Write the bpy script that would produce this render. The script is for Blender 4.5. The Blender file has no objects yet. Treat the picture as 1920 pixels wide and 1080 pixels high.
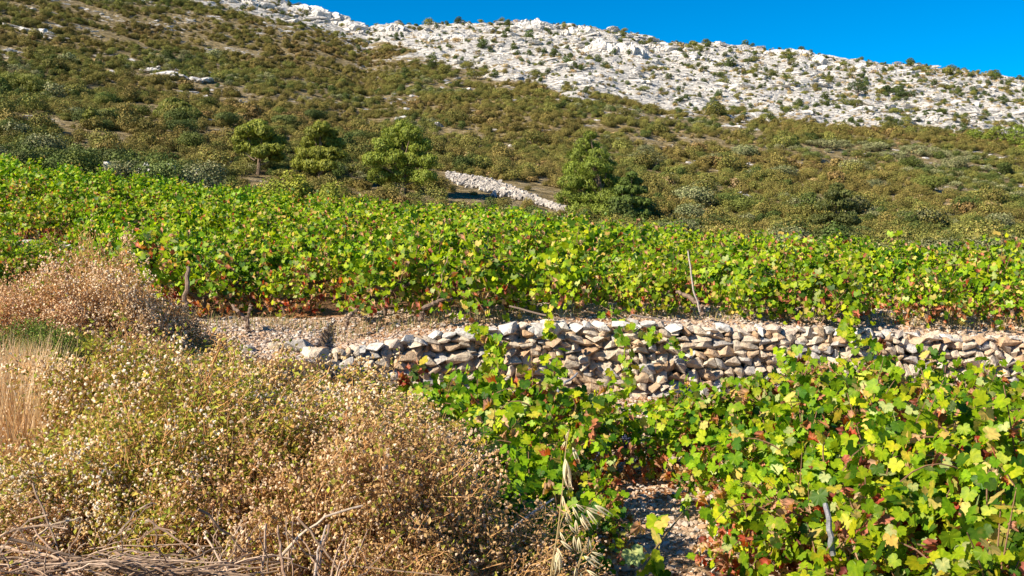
import bpy, bmesh, math, random
import numpy as np
from mathutils import Vector, Matrix

R = np.random.RandomState(7)
random.seed(7)
F = 1867.0
CAMZ = 2.2
TILT = math.atan(140.0 / F)
col = bpy.context.scene.collection

# ------------------------------------------------------------------ helpers
def ray(px, py):
    u = (px - 960.0) / F; v = (540.0 - py) / F
    y = math.cos(TILT) + v * math.sin(TILT); z = -math.sin(TILT) + v * math.cos(TILT)
    return u / y, z / y
def at(px, py, D):
    a, b = ray(px, py); return (a * D, D, CAMZ + b * D)
def xof(px, D): return (px - 960.0) / F * D
def yz(Y): return (400.0 - Y) / F

def hash2(ix, iy, s):
    n = (ix * 374761393 + iy * 668265263 + s * 974634777) & 0xFFFFFFFF
    n = ((n ^ (n >> 13)) * 1274126177) & 0xFFFFFFFF
    return ((n ^ (n >> 16)) & 0xFFFF) / 65535.0
def vnoise(x, y, s=0):
    x = np.asarray(x, float); y = np.asarray(y, float)
    ix = np.floor(x).astype(np.int64); iy = np.floor(y).astype(np.int64)
    fx = x - ix; fy = y - iy
    fx = fx * fx * (3 - 2 * fx); fy = fy * fy * (3 - 2 * fy)
    a = hash2(ix, iy, s); b = hash2(ix + 1, iy, s); c = hash2(ix, iy + 1, s); d = hash2(ix + 1, iy + 1, s)
    return (a + (b - a) * fx) * (1 - fy) + (c + (d - c) * fx) * fy
def fbm(x, y, s=0, o=4):
    t = 0; a = .5; n = 0
    for k in range(o):
        t = t + a * vnoise(x * 2 ** k + k * 17.3, y * 2 ** k - k * 9.1, s + k); n += a; a *= .5
    return t / n
def sstep(a, b, x):
    t = np.clip((np.asarray(x, float) - a) / (b - a), 0, 1); return t * t * (3 - 2 * t)

# ------------------------------------------------------------------ terrain
PX = np.array([-1500, -600, 0, 480, 700, 960, 1200, 1400, 1900, 2500, 3500.])
NEAR = {
 9.5:  [.9, .85, .80, .70, .66, .80, .88, .85, .50, .3, .1],
 11.5: [.9, .85, .80, .70, .68, .88, .92, .88, .72, .5, .2],
 12.8: [1.0, .95, .90, .83, .85, .90, .94, .90, .79, .6, .3],
 17.0: [1.6, 1.4, 1.22, 1.05, 1.0, .95, .90, .85, .62, .4, .1],
 26.0: [2.5, 2.2, 1.98, 1.42, 1.22, 1.05, .85, .6, .1, -.2, -.4],
 45.0: [4.6, 4.2, 3.75, 2.3, 1.85, 1.4, .9, .35, .15, 0, -.2],
 60.0: [7.2, 6.6, 5.7, 4.4, 3.7, 3.0, 1.9, 1.0, 0.2, 0, 0]}
RPX = np.array([-3000, -1500, -600, 0, 340, 480, 520, 600, 690, 740, 960, 1080, 1190, 1240, 1400, 1500, 1540, 1700, 1830, 1920, 2500, 3500, 5000.])
RY = np.array([-500, -430, -300, -150, -45, -5, 5, 30, 68, 60, 58, 62, 76, 95, 100, 104, 117, 130, 146, 162, 230, 300, 330.])
RD = 230.0
DS = sorted(NEAR)
TAB = np.array([NEAR[d] for d in DS])
def profile(t):   # t = (D-60)/(RD-60) -> share of the climb, steeper towards the ridge
    return np.interp(t, [0, .235, .53, .8, 1.0, 1.25, 1.6, 3], [0, .155, .43, .74, 1.0, .97, .8, .3])
def upper(px, D):
    out = np.zeros_like(D)
    rows = np.array([np.interp(px.ravel(), PX, TAB[i]) for i in range(len(DS))])
    Dr = D.ravel(); o = np.zeros_like(Dr)
    for i in range(len(DS) - 1):
        m = (Dr >= DS[i]) & (Dr < DS[i + 1])
        t = (Dr - DS[i]) / (DS[i + 1] - DS[i])
        o[m] = (rows[i] * (1 - t) + rows[i + 1] * t)[m]
    o[Dr < DS[0]] = rows[0][Dr < DS[0]]
    m = Dr >= 60
    ridge = CAMZ + yz(np.interp(px.ravel(), RPX, RY)) * RD
    o[m] = (rows[-1] + (ridge - rows[-1]) * profile((Dr - 60) / (RD - 60)))[m]
    return o.reshape(D.shape)
WX = [-2.25, -1.97, -1.24, -.5, .58, 2.2, 3.9, 5.15, 6.27, 7.5, 10]
WTY = [668, 650, 634, 616, 606, 611, 617, 626, 634, 642, 655]
def wall_y(x):
    return np.interp(x, [-2.3, -1.9, -1.2, -.5, .55, 2.2, 4, 9], [11.25, 11.4, 11.6, 11.8, 12.0, 12.1, 12.2, 12.3])
def bank_edge(y):
    return np.interp(y, [0, 2.5, 5, 9, 11.3, 11.6], [.45, .02, -.5, -1.5, -2.05, -2.3])
def low(x, y):
    return .47 - .47 * sstep(4.5, 12, y) - .012 * np.clip(x, 0, 20)
def T(x, y):
    x = np.atleast_1d(np.asarray(x, float)); y = np.atleast_1d(np.asarray(y, float))
    D = np.maximum(y, 1.0)
    px = 960 + F * x / np.maximum(D, 8)
    up = upper(px, np.maximum(D, 9.5))
    bank = np.interp(y, [0, 3, 7, 9.5], [1.0, .93, .80, 0]) ; w = sstep(7, 9.5, y)
    bank = np.where(y < 9.5, (np.interp(y, [0, 3, 7, 9.5], [1.0, .93, .8, .78])) * (1 - w) + up * w, up)
    e = bank_edge(y)
    b = 1 - sstep(-.35, .45, x - e)
    lo = low(x, y)
    near = lo * (1 - b) + bank * b
    wy = wall_y(x) + .22
    s = sstep(-.04, .04, y - wy)
    s = np.where(x < -2.3, 1.0, s)
    wt = np.where(x > -2.4, CAMZ + yz(np.interp(x, WX, WTY)) * wy - .03, up)
    up2 = wt + (up - wt) * sstep(.15, 1.3, y - wy)
    up = np.where(x > -2.3, up2, up)
    z = near * (1 - s) + up * s
    z = np.where((y < 13.5) & (x < -2.3), near * (1 - sstep(10.8, 12, y)) + up * sstep(10.8, 12, y), z)
    z = z + (fbm(x * .9, y * .9, 3) - .5) * .10 * sstep(1, 3, y) + (fbm(x * 5, y * 5, 5, 3) - .5) * .03
    far = sstep(62, 95, y)
    z = z + far * ((fbm(x / 24, y / 30, 11, 4) - .5) * 3.0 * (1 - .55 * sstep(200, 228, y)))
    kr = karst(x, y)
    rid = 1 - np.abs(2 * fbm(x / 9 + y / 22, y / 7, 21, 4) - 1)
    z = z + kr * ((rid - .6) * 2.6 + (fbm(x / 2.3, y / 2.0, 31, 3) - .5) * 1.3)
    return z
def karst_edge(px):
    return np.interp(px, [-500, 330, 520, 600, 690, 780, 880, 960, 1040, 1200, 1400, 1500, 1650, 1750, 1920, 2500],
                     [228, 208, 203, 204, 200, 186, 172, 160, 150, 145, 143, 140, 142, 150, 160, 175])
def karst(x, y):
    px = 960 + F * x / np.maximum(y, 8)
    n = (fbm(x / 9, y / 9, 41, 4) - .5) * 46
    return sstep(-9, 7, y + n - karst_edge(px)) * (y > 90)
def veg_bare(x, y):   # 0..1 how bare (rock and soil) the macchia slope is
    px = 960 + F * x / np.maximum(y, 8)
    n = fbm(x / 7 + 3, y / 4.5, 51, 4)
    bias = np.interp(y, [60, 85, 110, 150, 190], [-.07, -.035, .0, .035, .06]) + .05 * sstep(500, 0, px) * sstep(100, 130, y) \
        + .07 * np.exp(-((px - 1230) / 110) ** 2) * np.exp(-((y - 108) / 14) ** 2) 
    return sstep(.60, .66, n + bias + .022)
def Tz(x, y): return float(T(x, y)[0])

def link(o): col.objects.link(o); return o
def tag(o, label, cat, group=None, kind=None):
    if label: o["label"] = label
    if cat: o["category"] = cat
    if group: o["group"] = group
    if kind: o["kind"] = kind
    return o

def tri_mesh(name, V, Fc, C=None, mats=(), midx=None, smooth=False):
    me = bpy.data.meshes.new(name)
    V = np.asarray(V, np.float32); Fc = np.asarray(Fc, np.int32)
    n = Fc.shape[1]
    me.vertices.add(len(V)); me.vertices.foreach_set('co', V.ravel())
    me.loops.add(Fc.size); me.loops.foreach_set('vertex_index', Fc.ravel())
    me.polygons.add(len(Fc)); me.polygons.foreach_set('loop_start', np.arange(0, Fc.size, n, dtype=np.int32))
    if midx is not None: me.polygons.foreach_set('material_index', np.asarray(midx, np.int32))
    if smooth: me.polygons.foreach_set('use_smooth', np.ones(len(Fc), bool))
    else: me.polygons.foreach_set('use_smooth', np.zeros(len(Fc), bool))
    if C is not None:
        a = me.attributes.new('tint', 'FLOAT_COLOR', 'POINT')
        C4 = np.ones((len(V), 4), np.float32); C4[:, :3] = C
        a.data.foreach_set('color', C4.ravel())
    for m in mats: me.materials.append(m)
    me.update(); me.validate()
    return me

class Geo:
    """collects many small pieces and links them as one mesh"""
    def __init__(s): s.V = []; s.F = []; s.C = []; s.n = 0; s.M = []
    def add(s, V, Fc, C, m=0):
        V = np.asarray(V, float); Fc = np.asarray(Fc, int)
        C = np.asarray(C, float)
        if C.ndim == 1: C = np.tile(C, (len(V), 1))
        s.V.append(V); s.F.append(Fc + s.n); s.C.append(C); s.n += len(V); s.M.append(np.full(len(Fc), m))
    def inst(s, tv, tf, pos, rot, scl, C, shade=None, m=0):
        pos = np.asarray(pos, float); N = len(pos)
        if N == 0: return
        scl = np.asarray(scl, float)
        if scl.ndim == 0: scl = np.full(N, float(scl))
        if scl.ndim == 1: scl = np.repeat(scl[:, None], 3, 1)
        V = np.einsum('nij,nkj->nki', rot, tv[None] * scl[:, None, :]) + pos[:, None]
        C = np.asarray(C, float)
        if C.ndim == 1: C = np.tile(C, (N, 1))
        CC = np.repeat(C[:, None, :], len(tv), 1)
        if shade is not None: CC = CC * shade[None] if shade.ndim == 2 else CC * shade[None, :, None]
        Fc = (tf[None] + (np.arange(N) * len(tv))[:, None, None]).reshape(-1, 3)
        s.add(V.reshape(-1, 3), Fc, CC.reshape(-1, 3), m)
    def tube(s, pts, rad, C, sides=5, m=0):
        pts = np.asarray(pts, float); n = len(pts)
        rad = np.interp(np.linspace(0, 1, n), np.linspace(0, 1, len(np.atleast_1d(rad))), np.atleast_1d(rad))
        tg = np.gradient(pts, axis=0); tg /= np.linalg.norm(tg, axis=1)[:, None] + 1e-9
        ref = np.array([.31, .17, .93]) if abs(tg[0][2]) < .9 else np.array([1., .1, 0])
        a = np.cross(tg, ref); a /= np.linalg.norm(a, axis=1)[:, None] + 1e-9
        b = np.cross(tg, a)
        th = np.arange(sides) / sides * 2 * math.pi
        V = pts[:, None] + rad[:, None, None] * (np.cos(th)[None, :, None] * a[:, None] + np.sin(th)[None, :, None] * b[:, None])
        V = V.reshape(-1, 3); f = []
        for i in range(n - 1):
            for k in range(sides):
                p, q = i * sides + k, i * sides + (k + 1) % sides
                f += [(p, q, q + sides), (p, q + sides, p + sides)]
        for k in range(1, sides - 1):
            f.append((0, k + 1, k)); e = (n - 1) * sides; f.append((e, e + k, e + k + 1))
        s.add(V, f, C, m)
    def sticks(s, A, B, r0, r1, C, m=0):
        """many 3-sided thin twigs at once"""
        A = np.asarray(A, float); B = np.asarray(B, float); N = len(A)
        if N == 0: return
        d = B - A; d /= np.linalg.norm(d, axis=1)[:, None] + 1e-9
        ref = np.tile([.3, .2, .9], (N, 1)); ref[np.abs(d[:, 2]) > .9] = [1, .1, 0]
        a = np.cross(d, ref); a /= np.linalg.norm(a, axis=1)[:, None] + 1e-9; b = np.cross(d, a)
        vs = []
        r0 = np.broadcast_to(r0, (N,)); r1 = np.broadcast_to(r1, (N,))
        for P, r in ((A, r0), (B, r1)):
            for k in range(3):
                t = k * 2.0944; vs.append(P + r[:, None] * (math.cos(t) * a + math.sin(t) * b))
        V = np.stack(vs, 1)
        tf = np.array([(0, 1, 4), (0, 4, 3), (1, 2, 5), (1, 5, 4), (2, 0, 3), (2, 3, 5), (3, 4, 5)])
        Fc = (tf[None] + (np.arange(N) * 6)[:, None, None]).reshape(-1, 3)
        C = np.asarray(C, float)
        if C.ndim == 1: C = np.tile(C, (N, 1))
        s.add(V.reshape(-1, 3), Fc, np.repeat(C, 6, 0), m)
    def mesh(s, name, mats, smooth=False):
        if not isinstance(mats, (list, tuple)): mats = [mats]
        return tri_mesh(name, np.concatenate(s.V), np.concatenate(s.F), np.concatenate(s.C), mats, np.concatenate(s.M), smooth)
    def obj(s, name, mats, parent=None, smooth=False):
        o = bpy.data.objects.new(name, s.mesh(name, mats, smooth)); link(o)
        if parent: o.parent = parent
        return o

def empty(name, loc=(0, 0, 0), rz=0, sc=1):
    o = bpy.data.objects.new(name, None); o.empty_display_size = .2; link(o)
    o.location = loc; o.rotation_euler = (0, 0, rz); o.scale = (sc, sc, sc) if np.isscalar(sc) else sc
    return o
def part(name, mesh, parent):
    o = bpy.data.objects.new(name, mesh); link(o); o.parent = parent; return o

def norm(v): return v / (np.linalg.norm(v, axis=-1, keepdims=True) + 1e-9)
def frames(nrm, tip):
    """rotation matrices: local z = normal, local x = tip direction laid into the plane"""
    n = norm(nrm); t = tip - n * (tip * n).sum(-1, keepdims=True); t = norm(t); b = np.cross(n, t)
    return np.stack([t, b, n], -1)
def rrot(N): return frames(R.normal(size=(N, 3)), R.normal(size=(N, 3)))
def rdir(N): return norm(R.normal(size=(N, 3)))

# ------------------------------------------------------------------ materials
def mat(name): 
    m = bpy.data.materials.new(name); m.use_nodes = True; nt = m.node_tree
    return m, nt, nt.nodes, nt.links, nt.nodes['Principled BSDF'], nt.nodes['Material Output']
def N_(nodes, t, **k):
    n = nodes.new(t)
    for a, b in k.items(): setattr(n, a, b)
    return n
def noise(nodes, links, scale, detail=4, rough=.6, vec=None):
    n = N_(nodes, 'ShaderNodeTexNoise'); n.inputs['Scale'].default_value = scale
    n.inputs['Detail'].default_value = detail; n.inputs['Roughness'].default_value = rough
    if vec: links.new(vec, n.inputs['Vector'])
    return n
def ramp(nodes, links, src, stops):
    r = N_(nodes, 'ShaderNodeValToRGB'); e = r.color_ramp.elements
    while len(e) < len(stops): e.new(.5)
    for k, (p, c) in enumerate(stops):
        e[k].position = p; e[k].color = (*c, 1) if len(c) == 3 else c
    links.new(src, r.inputs[0]); return r
def mixc(nodes, links, fac, a, b, bt='MIX'):
    m = N_(nodes, 'ShaderNodeMix', data_type='RGBA', blend_type=bt)
    for k, v in ((0, fac), (6, a), (7, b)):
        if hasattr(v, 'is_linked') or isinstance(v, bpy.types.NodeSocket): links.new(v, m.inputs[k])
        elif isinstance(v, (int, float)): m.inputs[k].default_value = v
        else: m.inputs[k].default_value = (*v, 1)
    return m.outputs[2]

def leaf_mat(name, trans=.35, rough=.5, vary=.25, spec=.35, huevar=.02, tcol=(1.15, 1.25, .6), mottle=0):
    m, nt, nd, ln, P, out = mat(name)
    at_ = N_(nd, 'ShaderNodeAttribute', attribute_name='tint')
    oi = N_(nd, 'ShaderNodeObjectInfo')
    hs = N_(nd, 'ShaderNodeHueSaturation')
    mr = N_(nd, 'ShaderNodeMapRange'); mr.inputs[3].default_value = 1 - vary; mr.inputs[4].default_value = 1 + vary
    ln.new(oi.outputs['Random'], mr.inputs[0]); ln.new(mr.outputs[0], hs.inputs['Value'])
    mu = N_(nd, 'ShaderNodeMath', operation='MULTIPLY'); mu.inputs[1].default_value = 7.31
    fr = N_(nd, 'ShaderNodeMath', operation='FRACT'); ln.new(oi.outputs['Random'], mu.inputs[0]); ln.new(mu.outputs[0], fr.inputs[0])
    mh = N_(nd, 'ShaderNodeMapRange'); mh.inputs[3].default_value = .5 - huevar; mh.inputs[4].default_value = .5 + huevar
    ln.new(fr.outputs[0], mh.inputs[0]); ln.new(mh.outputs[0], hs.inputs['Hue'])
    ln.new(at_.outputs['Color'], hs.inputs['Color'])
    base = hs.outputs[0]
    if mottle:
        tcn = N_(nd, 'ShaderNodeTexCoord'); nz = noise(nd, ln, 34, 3, .6, tcn.outputs['Object']); nz2 = noise(nd, ln, 11, 2, .5, tcn.outputs['Object'])
        r1 = ramp(nd, ln, nz.outputs[0], [(.32, (.72, .78, .7)), (.5, (1, 1, 1)), (.68, (1.3, 1.16, 1.1))]); base = mixc(nd, ln, 1.0, base, r1.outputs[0], 'MULTIPLY')
        r2 = ramp(nd, ln, nz2.outputs[0], [(.60, (0, 0, 0)), (.72, (mottle, mottle, mottle))]); base = mixc(nd, ln, r2.outputs[0], base, (.42, .27, .06))
    ln.new(base, P.inputs['Base Color']); P.inputs['Roughness'].default_value = rough
    P.inputs['Specular IOR Level'].default_value = spec
    if trans > 0:
        tr = N_(nd, 'ShaderNodeBsdfTranslucent')
        tc = mixc(nd, ln, 1.0, base, tcol, 'MULTIPLY'); ln.new(tc, tr.inputs[0])
        mx = N_(nd, 'ShaderNodeMixShader'); mx.inputs[0].default_value = trans
        ln.new(P.outputs[0], mx.inputs[1]); ln.new(tr.outputs[0], mx.inputs[2]); ln.new(mx.outputs[0], out.inputs[0])
    return m
def rock_mat(name, scale=8, bump=.5, dist=.02, light=1.0, stain=(.42, .27, .15)):
    m, nt, nd, ln, P, out = mat(name)
    at_ = N_(nd, 'ShaderNodeAttribute', attribute_name='tint')
    tc = N_(nd, 'ShaderNodeTexCoord')
    n1 = noise(nd, ln, scale, 6, .65, tc.outputs['Object']); n2 = noise(nd, ln, scale * .35, 3, .5, tc.outputs['Object'])
    r1 = ramp(nd, ln, n1.outputs[0], [(.3, (.60, .60, .62)), (.5, (1, 1, 1)), (.7, (1.25, 1.24, 1.2))])
    c = mixc(nd, ln, 1.0, at_.outputs['Color'], r1.outputs[0], 'MULTIPLY')
    r2 = ramp(nd, ln, n2.outputs[0], [(.55, (0, 0, 0)), (.72, (1, 1, 1))])
    mm = N_(nd, 'ShaderNodeMath', operation='MULTIPLY'); mm.inputs[1].default_value = .45; ln.new(r2.outputs[0], mm.inputs[0])
    c = mixc(nd, ln, mm.outputs[0], c, stain)
    ln.new(c, P.inputs['Base Color']); P.inputs['Roughness'].default_value = .9; P.inputs['Specular IOR Level'].default_value = .2
    b = N_(nd, 'ShaderNodeBump'); b.inputs['Strength'].default_value = bump; b.inputs['Distance'].default_value = dist
    ln.new(n1.outputs[0], b.inputs['Height']); ln.new(b.outputs[0], P.inputs['Normal'])
    return m
def bark_mat(name):
    m, nt, nd, ln, P, out = mat(name)
    at_ = N_(nd, 'ShaderNodeAttribute', attribute_name='tint'); tc = N_(nd, 'ShaderNodeTexCoord')
    n1 = noise(nd, ln, 60, 5, .7, tc.outputs['Object'])
    r1 = ramp(nd, ln, n1.outputs[0], [(.3, (.5, .5, .5)), (.7, (1.4, 1.35, 1.3))])
    ln.new(mixc(nd, ln, 1.0, at_.outputs['Color'], r1.outputs[0], 'MULTIPLY'), P.inputs['Base Color'])
    P.inputs['Roughness'].default_value = .85
    b = N_(nd, 'ShaderNodeBump'); b.inputs['Strength'].default_value = .6; b.inputs['Distance'].default_value = .004
    ln.new(n1.outputs[0], b.inputs['Height']); ln.new(b.outputs[0], P.inputs['Normal'])
    return m
M_vine = leaf_mat('vine_leaf', .38, .5, .15, .22, .012, (1.25, 1.35, .35), .45)
M_dry = leaf_mat('dry_plant', .32, .75, .08, .15, .006, (1.1, 1.0, .8))
M_shrub = leaf_mat('shrub_leaf', .08, .65, .25, .15, .010)
M_pine = leaf_mat('pine_needles', .2, .6, .08, .25, .008)
M_bark = bark_mat('bark')
M_stone = rock_mat('limestone', 20, 1.0, .03)
M_rock = rock_mat('karst_limestone', 1.6, .9, .25, stain=(.40, .30, .20))
M_peb = rock_mat('gravel_stone', 30, .3, .005)
M_grape, _, nd_, ln_, P_, _o = mat('grape_skin')
at_ = N_(nd_, 'ShaderNodeAttribute', attribute_name='tint'); ln_.new(at_.outputs['Color'], P_.inputs['Base Color'])
P_.inputs['Roughness'].default_value = .45

def ground_mat():
    m, nt, nd, ln, P, out = mat('stony_soil')
    tc = N_(nd, 'ShaderNodeTexCoord'); at_ = N_(nd, 'ShaderNodeAttribute', attribute_name='tint')
    v = N_(nd, 'ShaderNodeTexVoronoi'); v.inputs['Scale'].default_value = 28; ln.new(tc.outputs['Object'], v.inputs['Vector'])
    n1 = noise(nd, ln, 3, 6, .6, tc.outputs['Object']); n2 = noise(nd, ln, 45, 4, .7, tc.outputs['Object'])
    r = ramp(nd, ln, v.outputs['Distance'], [(0, (1.35, 1.3, 1.25)), (.45, (1.0, .95, .9)), (.8, (.55, .45, .38))])
    c = mixc(nd, ln, 1.0, at_.outputs['Color'], r.outputs[0], 'MULTIPLY')
    r2 = ramp(nd, ln, n1.outputs[0], [(.35, (.75, .68, .6)), (.65, (1.15, 1.1, 1.05))])
    c = mixc(nd, ln, 1.0, c, r2.outputs[0], 'MULTIPLY')
    ln.new(c, P.inputs['Base Color']); P.inputs['Roughness'].default_value = .95; P.inputs['Specular IOR Level'].default_value = .15
    ad = N_(nd, 'ShaderNodeMath', operation='SUBTRACT'); ln.new(n2.outputs[0], ad.inputs[0]); ln.new(v.outputs['Distance'], ad.inputs[1])
    b = N_(nd, 'ShaderNodeBump'); b.inputs['Strength'].default_value = .8; b.inputs['Distance'].default_value = .03
    ln.new(ad.outputs[0], b.inputs['Height']); ln.new(b.outputs[0], P.inputs['Normal'])
    return m
def hill_mat():
    m, nt, nd, ln, P, out = mat('hillside_rock_and_soil')
    tc = N_(nd, 'ShaderNodeTexCoord'); at_ = N_(nd, 'ShaderNodeAttribute', attribute_name='tint')
    sep = N_(nd, 'ShaderNodeSeparateColor'); ln.new(at_.outputs['Color'], sep.inputs[0])
    mp = N_(nd, 'ShaderNodeMapping'); mp.inputs['Scale'].default_value = (.55, .8, 2.2); mp.inputs['Rotation'].default_value = (0, .12, .2); ln.new(tc.outputs['Object'], mp.inputs[0])
    n1 = noise(nd, ln, .34, 8, .72, mp.outputs[0]); n2 = noise(nd, ln, 1.1, 8, .7, tc.outputs['Object']); n3 = noise(nd, ln, .05, 3, .5, tc.outputs['Object'])
    rock = ramp(nd, ln, n2.outputs[0], [(.25, (.32, .305, .285)), (.40, (.56, .535, .50)), (.6, (.68, .66, .62)), (.75, (.74, .72, .69))])
    soil = ramp(nd, ln, n2.outputs[0], [(.3, (.14, .105, .045)), (.5, (.27, .21, .10)), (.7, (.46, .38, .26))])
    # share of rock: more of it on the karst (red channel), patches below (green channel)
    a = N_(nd, 'ShaderNodeMath', operation='MULTIPLY_ADD'); a.inputs[1].default_value = .25; a.inputs[2].default_value = -.12
    ln.new(sep.outputs[0], a.inputs[0])
    s = N_(nd, 'ShaderNodeMath', operation='ADD'); ln.new(n1.outputs[0], s.inputs[0]); ln.new(a.outputs[0], s.inputs[1])
    f = ramp(nd, ln, s.outputs[0], [(.47, (0, 0, 0)), (.54, (1, 1, 1))])
    c = mixc(nd, ln, f.outputs[0], soil.outputs[0], rock.outputs[0])
    ln.new(c, P.inputs['Base Color']); P.inputs['Roughness'].default_value = .95; P.inputs['Specular IOR Level'].default_value = .15
    vo = N_(nd, 'ShaderNodeTexVoronoi', feature='DISTANCE_TO_EDGE'); vo.inputs['Scale'].default_value = .9; ln.new(mp.outputs[0], vo.inputs['Vector'])
    vr = ramp(nd, ln, vo.outputs['Distance'], [(0, (0, 0, 0)), (.12, (1, 1, 1))])
    hsum = N_(nd, 'ShaderNodeMath', operation='MULTIPLY_ADD'); hsum.inputs[1].default_value = .35; ln.new(vr.outputs[0], hsum.inputs[0]); ln.new(n2.outputs[0], hsum.inputs[2])
    b = N_(nd, 'ShaderNodeBump'); b.inputs['Strength'].default_value = 1.0; b.inputs['Distance'].default_value = .9
    ln.new(hsum.outputs[0], b.inputs['Height']); ln.new(b.outputs[0], P.inputs['Normal'])
    return m
M_ground = ground_mat(); M_hill = hill_mat()

# ------------------------------------------------------------------ ground meshes
def terrain(name, ys, ncol, material, kind):
    ys = np.asarray(ys); s = np.linspace(-1, 1, ncol)
    s = np.sign(s) * np.abs(s) ** 1.25
    w = np.maximum(14, np.abs(ys)) * 1.35
    X = s[None] * w[:, None]; Y = np.repeat(ys[:, None], ncol, 1)
    Z = T(X.ravel(), Y.ravel()).reshape(X.shape)
    V = np.stack([X, Y, Z], -1).reshape(-1, 3)
    i = np.arange(len(ys) - 1)[:, None] * ncol + np.arange(ncol - 1)[None]
    Fc = np.stack([i, i + 1, i + ncol + 1, i + ncol], -1).reshape(-1, 4)
    x, y = X.ravel(), Y.ravel()
    if kind == 'near':
        n = fbm(x * .7, y * .9, 61, 4)[:, None]
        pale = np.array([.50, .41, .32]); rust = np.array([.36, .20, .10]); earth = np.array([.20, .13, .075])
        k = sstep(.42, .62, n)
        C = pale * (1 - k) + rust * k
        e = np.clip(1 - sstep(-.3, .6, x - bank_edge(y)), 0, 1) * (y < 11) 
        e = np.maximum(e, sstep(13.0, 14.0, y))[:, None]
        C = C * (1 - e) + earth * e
    else:
        C = np.stack([karst(x, y), veg_bare(x, y), x * 0], -1)
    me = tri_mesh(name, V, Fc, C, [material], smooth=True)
    o = link(bpy.data.objects.new(name, me)); o['kind'] = 'structure'
    return o
ys_near = list(np.linspace(-30, 0, 24)) + list(np.arange(.1, 14.5, .07)) + list(14.5 + np.cumsum(np.linspace(.1, .6, 110)))
ys_near = [v for v in ys_near if v < 52] + [52.0]
terrain('ground', ys_near, 560, M_ground, 'near')
ys = [52.0]
while ys[-1] < 262: ys.append(ys[-1] + max(.45, ys[-1] * .0048))
while ys[-1] < 700: ys.append(ys[-1] * 1.06)
terrain('hillside', ys, 760, M_hill, 'far')

# ------------------------------------------------------------------ scattered stuff through geometry nodes
def source_coll(name, meshes):
    c = bpy.data.collections.new(name)
    for i, me in enumerate(meshes):
        o = bpy.data.objects.new('%s_%03d' % (name, i), me); c.objects.link(o)
    return c
def scatter(name, label, cat, pts, rot, scl, idx, coll):
    me = bpy.data.meshes.new(name); n = len(pts)
    me.vertices.add(n); me.vertices.foreach_set('co', np.asarray(pts, np.float32).ravel())
    for nm, ty, key, d in (('rot', 'FLOAT_VECTOR', 'vector', rot), ('scl', 'FLOAT_VECTOR', 'vector', scl), ('idx', 'INT', 'value', idx)):
        a = me.attributes.new(nm, ty, 'POINT'); a.data.foreach_set(key, np.asarray(d, np.int32 if ty == 'INT' else np.float32).ravel())
    o = link(bpy.data.objects.new(name, me))
    g = bpy.data.node_groups.new(name + '_nodes', 'GeometryNodeTree')
    g.interface.new_socket('Geometry', in_out='INPUT', socket_type='NodeSocketGeometry')
    g.interface.new_socket('Geometry', in_out='OUTPUT', socket_type='NodeSocketGeometry')
    a = g.nodes.new('NodeGroupInput'); z = g.nodes.new('NodeGroupOutput')
    ip = g.nodes.new('GeometryNodeInstanceOnPoints'); ci = g.nodes.new('GeometryNodeCollectionInfo')
    ci.inputs['Collection'].default_value = coll; ci.inputs['Separate Children'].default_value = True; ci.inputs['Reset Children'].default_value = True
    def na(nm, ty):
        q = g.nodes.new('GeometryNodeInputNamedAttribute'); q.data_type = ty; q.inputs['Name'].default_value = nm
        return q.outputs['Attribute']
    g.links.new(a.outputs[0], ip.inputs['Points']); g.links.new(ci.outputs[0], ip.inputs['Instance'])
    ip.inputs['Pick Instance'].default_value = True
    g.links.new(na('idx', 'INT'), ip.inputs['Instance Index'])
    g.links.new(na('rot', 'FLOAT_VECTOR'), ip.inputs['Rotation']); g.links.new(na('scl', 'FLOAT_VECTOR'), ip.inputs['Scale'])
    g.links.new(ip.outputs[0], z.inputs[0])
    md = o.modifiers.new('scatter', 'NODES'); md.node_group = g
    tag(o, label, cat, kind='stuff')
    return o

# ------------------------------------------------------------------ rocks
def hull_rock(npts=18, seed=0, box=.55, bev=.06):
    rs = np.random.RandomState(seed)
    d = norm(rs.normal(size=(npts, 3)))
    m = np.abs(d).max(1, keepdims=True)
    p = d / (m ** box) * .5 * rs.uniform(.88, 1.05, (npts, 1))
    bm = bmesh.new()
    for q in p: bm.verts.new(q)
    bmesh.ops.convex_hull(bm, input=bm.verts[:])
    for v in [v for v in bm.verts if not v.link_faces]: bm.verts.remove(v)
    if bev: bmesh.ops.bevel(bm, geom=bm.edges[:], offset=bev, segments=1, affect='EDGES', profile=.5)
    bmesh.ops.triangulate(bm, faces=bm.faces[:])
    bm.verts.ensure_lookup_table()
    V = np.array([v.co[:] for v in bm.verts]); Fc = np.array([[v.index for v in f.verts] for f in bm.faces]); bm.free()
    lo, hi = V.min(0), V.max(0); V = (V - (lo + hi) / 2) / (hi - lo)
    return V, Fc
ROCKS = [hull_rock(14 + s % 5, s, .85, .013) for s in range(16)]
CHIPS = [hull_rock(9, 100 + s, .5, 0) for s in range(6)]
def eul(rx, ry, rz):
    rx, ry, rz = [np.atleast_1d(a) for a in np.broadcast_arrays(rx, ry, rz)]
    cx, sx, cy, sy, cz, sz = np.cos(rx), np.sin(rx), np.cos(ry), np.sin(ry), np.cos(rz), np.sin(rz)
    m = np.zeros((len(rx), 3, 3))
    m[:, 0, 0] = cy * cz; m[:, 0, 1] = sx * sy * cz - cx * sz; m[:, 0, 2] = cx * sy * cz + sx * sz
    m[:, 1, 0] = cy * sz; m[:, 1, 1] = sx * sy * sz + cx * cz; m[:, 1, 2] = cx * sy * sz - sx * cz
    m[:, 2, 0] = -sy; m[:, 2, 1] = sx * cy; m[:, 2, 2] = cx * cy
    return m
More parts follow.
